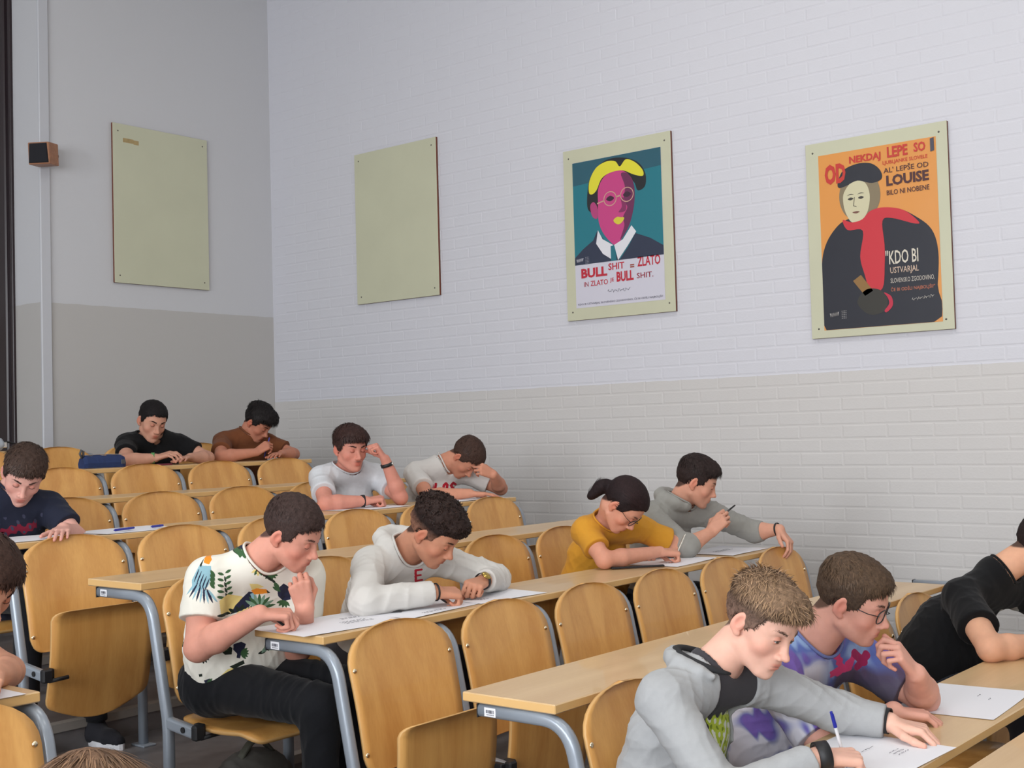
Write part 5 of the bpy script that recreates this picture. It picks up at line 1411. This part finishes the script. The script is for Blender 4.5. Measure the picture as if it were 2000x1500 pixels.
# --- orange poster: a plain figure in a dark coat with a red scarf
t, U, pw, ph = sheet(b4, 'orange poster of a figure in a black coat and red scarf', S(222, 150, 74), -.335, .352, -.520, .488)
shp('coat', [(.02, 1.0), (.0, .80), (.0, .62), (.05, .50), (.16, .41), (.27, .38), (.45, .36), (.66, .36), (.82, .42), (.94, .50), (.985, .62), (.97, .80), (.93, 1.0)], Z0, S(30, 32, 44), True)
shp('hair', [(.19, .20), (.26, .15), (.40, .14), (.50, .18), (.53, .28), (.48, .36), (.36, .39), (.24, .37), (.18, .29)], Z0+dz, S(132, 118, 92))
shp('face', [(.22, .23), (.30, .175), (.40, .19), (.44, .26), (.42, .35), (.36, .40), (.28, .405), (.23, .35), (.21, .29)], Z0+dz*2, S(206, 200, 166))
shp('cap', [(.17, .165), (.22, .105), (.34, .08), (.46, .09), (.535, .135), (.545, .185), (.46, .20), (.34, .175), (.24, .195), (.175, .20)], Z0+dz*3, S(34, 36, 46))
for cx in (.275, .365): shp('eye', [(cx-.025, .272), (cx, .264), (cx+.025, .272), (cx, .280)], Z0+dz*3, S(60, 54, 48)); shp('brow', [(cx-.03, .252), (cx, .244), (cx+.03, .250), (cx, .249)], Z0+dz*3, S(60, 54, 48))
shp('nose_line', [(.305, .265), (.295, .315), (.325, .322), (.322, .317), (.302, .312), (.311, .265)], Z0+dz*3, S(80, 70, 58), False)
shp('mouth_line', [(.285, .350), (.32, .345), (.35, .350), (.32, .358)], Z0+dz*3, S(120, 80, 66))
shp('scarf', [(.20, .385), (.28, .405), (.37, .395), (.44, .355), (.56, .345), (.72, .375), (.84, .45), (.80, .455), (.62, .41), (.54, .42), (.55, .55), (.545, .66), (.52, .79), (.42, .80), (.37, .70), (.34, .60), (.37, .46), (.24, .445)], Z0+dz*4, S(200, 44, 56), True)
shp('stick', [(.27, .735), (.34, .705), (.44, .80), (.37, .825)], Z0+dz*5, S(140, 104, 54), False)
shp('glove', [(.30, .86), (.38, .79), (.50, .80), (.56, .86), (.52, .92), (.40, .93)], Z0+dz*5, S(48, 46, 40))
shp('cuff', [(.53, .815), (.59, .84), (.60, .89), (.55, .925), (.53, .915), (.57, .88), (.56, .845)], Z0+dz*6, S(190, 38, 66))
DK = S(74, 36, 40); OR = S(196, 52, 44)
for (s_, x, y, w_, h_, b_, col) in (('OD', .055, .175, .185, .115, .05, OR), ('NEKDAJ', .275, .085, .27, .052, .03, OR), ('LEPE', .60, .075, .17, .060, .03, OR), ('SO', .82, .068, .095, .052, .03, OR), ('LJUBLJANKE SLOVELE', .56, .115, .37, .026, .01, OR),
                                    ("AL' LEPŠE OD", .565, .158, .37, .036, .01, DK), ('LOUISE', .585, .232, .35, .060, .04, DK), ('BILO NI NOBENE', .585, .282, .35, .028, .012, DK),
                                    ('"KDO BI', .555, .665, .27, .078, .012, S(214, 206, 190)), ('USTVARJAL', .59, .725, .235, .044, .008, S(206, 180, 160)), ('SLOVENSKO ZGODOVINO,', .59, .772, .36, .030, .005, S(190, 182, 172)),
                                    ('ČE BI ODŠLI NAJBOLJŠI?"', .59, .820, .36, .030, .005, S(190, 112, 84))):
    x_, y_ = U(x, y); text('lettering', s_, x_, y_, h_*ph, col, t, Z0+dz*7, w_*pw, b_)
sg = MB(); pts = [U(.76+.18*k/40+.005*math.sin(k*2.3), .868-.010*math.sin(k*1.4)*math.cos(k*.27)-.012*k/40) for k in range(41)]
sg.tube([(*p, Z0+dz*7) for p in pts], .0012, 4); sg.build('signature', new_mat('print_pale', S(200, 196, 190), .6), t)
logo(t, U, .06, .915, .075, S(214, 210, 208), Z0+dz*7)
mesh_obj('sticker', [(*U(.955, .008), Z0+dz*8), (*U(.985, .004), Z0+dz*8), (*U(.985, .075), Z0+dz*8), (*U(.955, .079), Z0+dz*8)][::-1], [(0, 1, 2, 3)], new_mat('sticker_dark', S(70, 70, 84), .5), t)

# ================================================================ loudspeaker on the wall corner
t = empty('loudspeaker', (0, 0, 0), 'small wooden wall loudspeaker with black grille high beside the corner edge', 'loudspeaker')
n = Vector((-.84, -.54, -.08)).normalized(); r = Vector((0, 0, 1)).cross(n).normalized(); r = -r if r.x > 0 else r
rx = r.cross(n).normalized() if False else None
xax = Vector((-n.y, n.x, 0)).normalized()
Mx = Matrix((xax, n.cross(xax)*-1 if n.cross(xax).z < 0 else n.cross(xax), n)).transposed().to_4x4(); Mx.translation = Vector((4.60, 7.86, 1.985+ZO)); t.matrix_world = Mx
m_wal = wood('speaker_veneer', S(176, 122, 88), S(150, 98, 66), .5, 'X')
MB().box(-.075, .075, -.075, .075, -.10, .040, .004).build('cabinet', m_wal, t)
gm = MB(); gm.add([(-.070, -.066, .040), (.070, -.066, .040), (.062, .068, .040), (-.062, .068, .040), (-.066, -.062, .052), (.066, -.062, .052), (.058, .064, .052), (-.058, .064, .052)],
       [(4, 5, 6, 7), (0, 1, 5, 4), (1, 2, 6, 5), (2, 3, 7, 6), (3, 0, 4, 7)]); gm.build('grille', new_mat('grille_cloth', (.012, .012, .016), .9), t)
MB().cyl((0, 0, -.10), (.04, 0, -.155), .018, n=10).build('bracket', m_black, t)

# ================================================================ sheets, pens and other things on the desks
def paper(x, y, i, rot, label, marks=(), w=.42, h=.297, lift=0):
    """one large sheet of paper lying on desk i; marks: (x, y, length, lines) patches of handwriting"""
    t = empty('sheet_of_paper', (x, y, ZO+ZD[i]+.0006+lift), label, 'paper', 'large white answer sheets on the desks'); t.rotation_euler = (0, 0, math.radians(rot))
    V = []; F = []; n = 8; r = random.Random(int(x*100))
    c = r.uniform(0, 6)
    for j in range(n+1):
        for k in range(n+1):
            u, v = k/n-.5, j/n-.5; V.append((u*w, v*h, .0008+.0009*(1+math.sin(c+u*5+v*3))+.004*max(0, abs(u)*2-.8)*max(0, v)))
    for j in range(n):
        for k in range(n): a = j*(n+1)+k; F.append((a, a+1, a+n+2, a+n+1))
    mesh_obj('sheet', V, F, m_paper, t, True)
    hw = MB()
    for (mx, my, L, nl) in marks:
        for q in range(nl):
            xx = mx; yy = my-q*.013
            while xx < mx+L*r.uniform(.7, 1):
                ln = r.uniform(.006, .018); k = 6
                pts = [(xx+ln*a/k, yy+r.uniform(-.0022, .0022), .0042) for a in range(k+1)]
                hw.tube(pts, .0005, 3); xx += ln+r.uniform(.003, .006)
    if hw.V: hw.build('handwriting', m_ink, t)
    return t
paper(2.775, 3.060, 6, -4, 'white sheet under the hand of the toucan-shirt student', ((.03, -.02, .12, 4), (.08, .04, .08, 2)))
paper(3.185, 3.045, 6, 6, 'white sheet under the forearm of the curly-haired student', ((-.10, -.09, .12, 2),), h=.26)
paper(3.56, 3.035, 6, -3, 'white sheet before the hands of the curly-haired student', ((-.12, -.05, .05, 2),), w=.36, h=.25)
paper(4.86, 3.055, 6, 4, 'white sheet under the pen of the mustard T-shirt student', ((-.1, -.02, .1, 3),), w=.40, h=.26)
paper(5.37, 3.07, 6, 3, 'white sheet before the grey-hoodie student by the wall', ((-.1, .02, .2, 3),), w=.40, h=.27)
paper(2.975, 1.330, 8, -2, 'white sheet the blond student is writing on', ((.02, .02, .07, 1), (.05, -.04, .06, 3)))
paper(3.72, 1.345, 8, 3, 'white sheet before the student with black spectacles', ((.06, -.02, .03, 1), (.03, -.06, .03, 1)), h=.28)
paper(4.60, 4.775, 4, 2, 'white sheet under the forearm of the wristwatch student', (), h=.28)
paper(5.40, 4.76, 4, -2, 'white sheet below the student hiding his face', (), h=.28)
paper(2.73, 4.765, 4, -3, 'white sheet under the hands of the navy T-shirt student', (), h=.28)
paper(3.16, 4.745, 4, 2, 'white sheet with two blue pens lying on it', (), w=.40, h=.27)
paper(1.42, 3.02, 6, 0, 'white sheet on the desk end at the left edge', (), w=.42, h=.27)
m_blue = new_mat('blue_plastic', S(36, 44, 150), .35); m_clear = new_mat('clear_plastic', (.7, .72, .75), .2); m_grey = new_mat('grey_plastic', S(70, 72, 78), .4)
def pen(a, b, label, mats, r=.0042, group='pens in the students hands'):
    a, b = Vector(a)+Vector((0, 0, ZO)), Vector(b)+Vector((0, 0, ZO)); d = (b-a); L = d.length; d.normalize()
    t = empty('pen', a, label, 'pen', group)
    q = d.to_track_quat('Z', 'Y'); t.rotation_mode = 'QUATERNION'; t.rotation_quaternion = q
    MB().cyl((0, 0, .012), (0, 0, L*.72), r, n=10).build('barrel', mats[0], t, False)
    MB().cyl((0, 0, 0), (0, 0, .012), .0008, r*.9, 10).build('tip', mats[1], t, False)
    MB().cyl((0, 0, L*.72), (0, 0, L), r*1.08, r*.85, 10).build('cap', mats[1], t, False)
    MB().box(r, r+.0015, -.0015, .0015, L*.74, L*.97).build('clip', mats[1], t)
    return t
def grip(k): 
    h = people[k][3]['R']; return (h[0]+h[4])/2-V3(0, 0, ZO)
def hand_pen(k, up, L, label, mats, zt):
    g_ = grip(k); up = unit(up); s = (g_[2]-zt)/up[2]; a = g_-up*s; pen(tuple(a), tuple(a+up*L), label, mats)
hand_pen('P10', (-.25, .1, .85), .145, 'blue-capped clear pen upright in the blond student hand', (m_clear, m_blue), ZD[8]+.004)
hand_pen('P9', (-.75, .25, .55), .14, 'dark pen in the curly-haired student hand', (m_grey, m_black), ZD[6]+.004)
hand_pen('P6', (.55, -.1, .75), .14, 'silver pen in the mustard T-shirt student hand', (m_metal, m_metal), ZD[6]+.004)
hand_pen('P8', (-.5, .3, .5), .13, 'black pen in the toucan-shirt student hand', (m_black, m_black), ZD[6]+.004)
g7 = grip('P7'); pen(tuple(g7+V3(-.05, .02, -.03)), tuple(g7+V3(.07, -.03, .045)), 'dark pen raised in the hand of the grey-hoodie student', (m_grey, m_black))
g2 = grip('P2'); pen(tuple(g2+V3(-.02, .02, -.06)), tuple(g2+V3(.012, -.0, .07)), 'blue pen held to the mouth of the rust-brown T-shirt student', (m_blue, m_blue))
g3 = grip('P3'); pen(tuple(g3+V3(.03, -.05, -.055)), tuple(g3+V3(-.03, .03, .06)), 'blue pen in the navy T-shirt student hand', (m_blue, m_blue))
LP = 'pens lying on the desks'
pen((2.985, 3.135, ZD[6]+.0055), (3.085, 3.030, ZD[6]+.0055), 'black pen lying between two sheets on the desk', (m_black, m_black), .0048, LP)
pen((3.03, 4.655, ZD[4]+.012), (3.16, 4.700, ZD[4]+.012), 'longer blue pen on the sheet beside the navy T-shirt student', (m_blue, m_blue), .0052, LP)
pen((3.22, 4.665, ZD[4]+.012), (3.30, 4.69, ZD[4]+.012), 'shorter blue pen on the far end of the sheet', (m_blue, m_blue), .0052, LP)
t = MB().box(-.12, .12, -.011, .011, 0, .008, .002).build('ruler', m_black); t.location = (4.56, 3.045, ZO+ZD[6]+.003); t.rotation_euler = (0, 0, math.radians(-38))
tag(t, 'flat black ruler beside the elbow of the mustard T-shirt student', 'ruler')
# blue pencil case
t = empty('pencil_case', (4.10, 6.40, ZO+ZD[2]), 'dark blue pencil case lying on the desk at the back', 'pencil case')
m_case = add_noise(new_mat('blue_canvas', S(30, 50, 96), .8), amt=.2, nscale=30)
mb = MB(); V = []; prof = [(-.032, .002), (.032, .002), (.038, .03), (.022, .066), (0, .074), (-.022, .066), (-.038, .03)]
for k in range(13):
    x = -.135+.27*k/12; s_ = 1 if 0 < k < 12 else .86
    V += [(x, y*s_, z*s_+(.003*math.sin(k*1.7) if z > .05 else 0)) for y, z in prof]
n_ = len(prof); F = [(k*n_+j, k*n_+(j+1) % n_, (k+1)*n_+(j+1) % n_, (k+1)*n_+j) for k in range(12) for j in range(n_)]+[tuple(range(n_))[::-1], tuple(range(12*n_, 13*n_))]
mb.add(V, F).build('pouch', m_case, t)
MB().tube([(-.13, 0, .074), (0, 0, .078), (.13, 0, .074)], .003, 6).build('zip', m_metal, t)
MB().box(.10, .128, -.0395, -.036, .020, .045, .001).build('patch', m_grey, t)
MB().tube([(-.135, -.01, .06), (-.15, -.012, .085), (-.14, -.01, .105), (-.125, -.008, .098), (-.128, -.01, .07)], .007, 8).build('loop', m_grey, t, True)
t = MB().box(-.045, .045, -.02, .02, 0, .010, .003).build('eraser_case', new_mat('dark_red', S(110, 40, 56), .5)); t.location = (4.50, 6.37, ZO+ZD[2]); tag(t, 'small dark red case under the hand of the black T-shirt student', 'case')
# bag on the far left desk end
t = empty('shoulder_bag', (3.86, 7.24, ZO+ZD[1]), 'grey-white bag with black straps lying on the desk at the far left', 'bag')
Vb, Fb = net([Cap((3.66, 7.24, ZO+ZD[1]+.055), (3.90, 7.22, ZO+ZD[1]+.04), .06, .045, .03, sq=((0, 1, 0), 1.5), cuts=[((0, 0, ZO+ZD[1]+.001), (0, 0, -1))])], .006, wrinkle(4, .006, .08))
o = np_mesh('bag_body', Vb, Fb, m_cloth, t, np.tile(np.array(S(170, 176, 184)), (len(Vb), 1))); o.matrix_parent_inverse = Matrix.Translation(-t.location)
MB().tube([(-.1, -.08, .01), (-.02, -.085, .012), (.05, -.06, .05), (.07, 0, .06), (.06, .06, .01)], .009, 8).build('strap', m_black, t, True)
MB().box(.045, .085, -.075, -.05, .02, .055, .004).build('buckle', m_metal, t)
MB().tube([(.05, .0, .06), (.12, -.02, .055), (.19, -.04, .035)], .006, 8).build('cord', m_black, t, True)
# backpack on the floor
fx, fy, fz = 2.86, 3.56, FL[5]
t = empty('backpack', (fx, fy, fz), 'olive-grey backpack with a top handle on the floor under the seats', 'backpack')
Vb, Fb = net([Ell((fx, fy, fz+.11), (.17, .12, .15), None, .03), Cap((fx-.08, fy, fz+.07), (fx+.08, fy, fz+.07), .085, .085, .05)], .008, wrinkle(8, .008, .12))
Vb[:, 2] = np.maximum(Vb[:, 2], fz+.002)
o = np_mesh('pack_body', Vb, Fb, m_cloth, t, np.tile(np.array(S(82, 80, 76)), (len(Vb), 1))); o.matrix_parent_inverse = Matrix.Translation(-t.location)
MB().sweep([(-.07+.14*k/10, -.02, .235+.055*math.sin(math.pi*k/10)) for k in range(11)], rrect(.032, .012, .004, 2), (0, 1, 0)).build('handle', new_mat('webbing', S(72, 72, 62), .8), t, True)
# lecturer's table pushed against the front desk
t = empty('front_table', (4.40, .80, 0), 'pale wooden table below the front desk in the bottom right corner', 'table')
o = MB().box(-1.40, 1.30, -.33, .325, ZO-.885, ZO-.860, .003).build('tabletop', [m_desk, m_edge], t)
for pl in o.data.polygons:
    if abs(pl.normal.z) < .5: pl.material_index = 1
for sx in (-1.3, 1.2):
    for sy in (-.27, .27): MB().box(sx-.02, sx+.02, sy-.02, sy+.02, 0, ZO-.885, .003).build('leg', m_frame, t)
MB().box(-1.3, 1.2, -.28, -.255, ZO-.945, ZO-.885, .003).build('rail', m_frame, t)
for t in [v[0] for v in people.values()]:
    for ch in t.children: ch.matrix_parent_inverse = Matrix.Translation(-t.location)
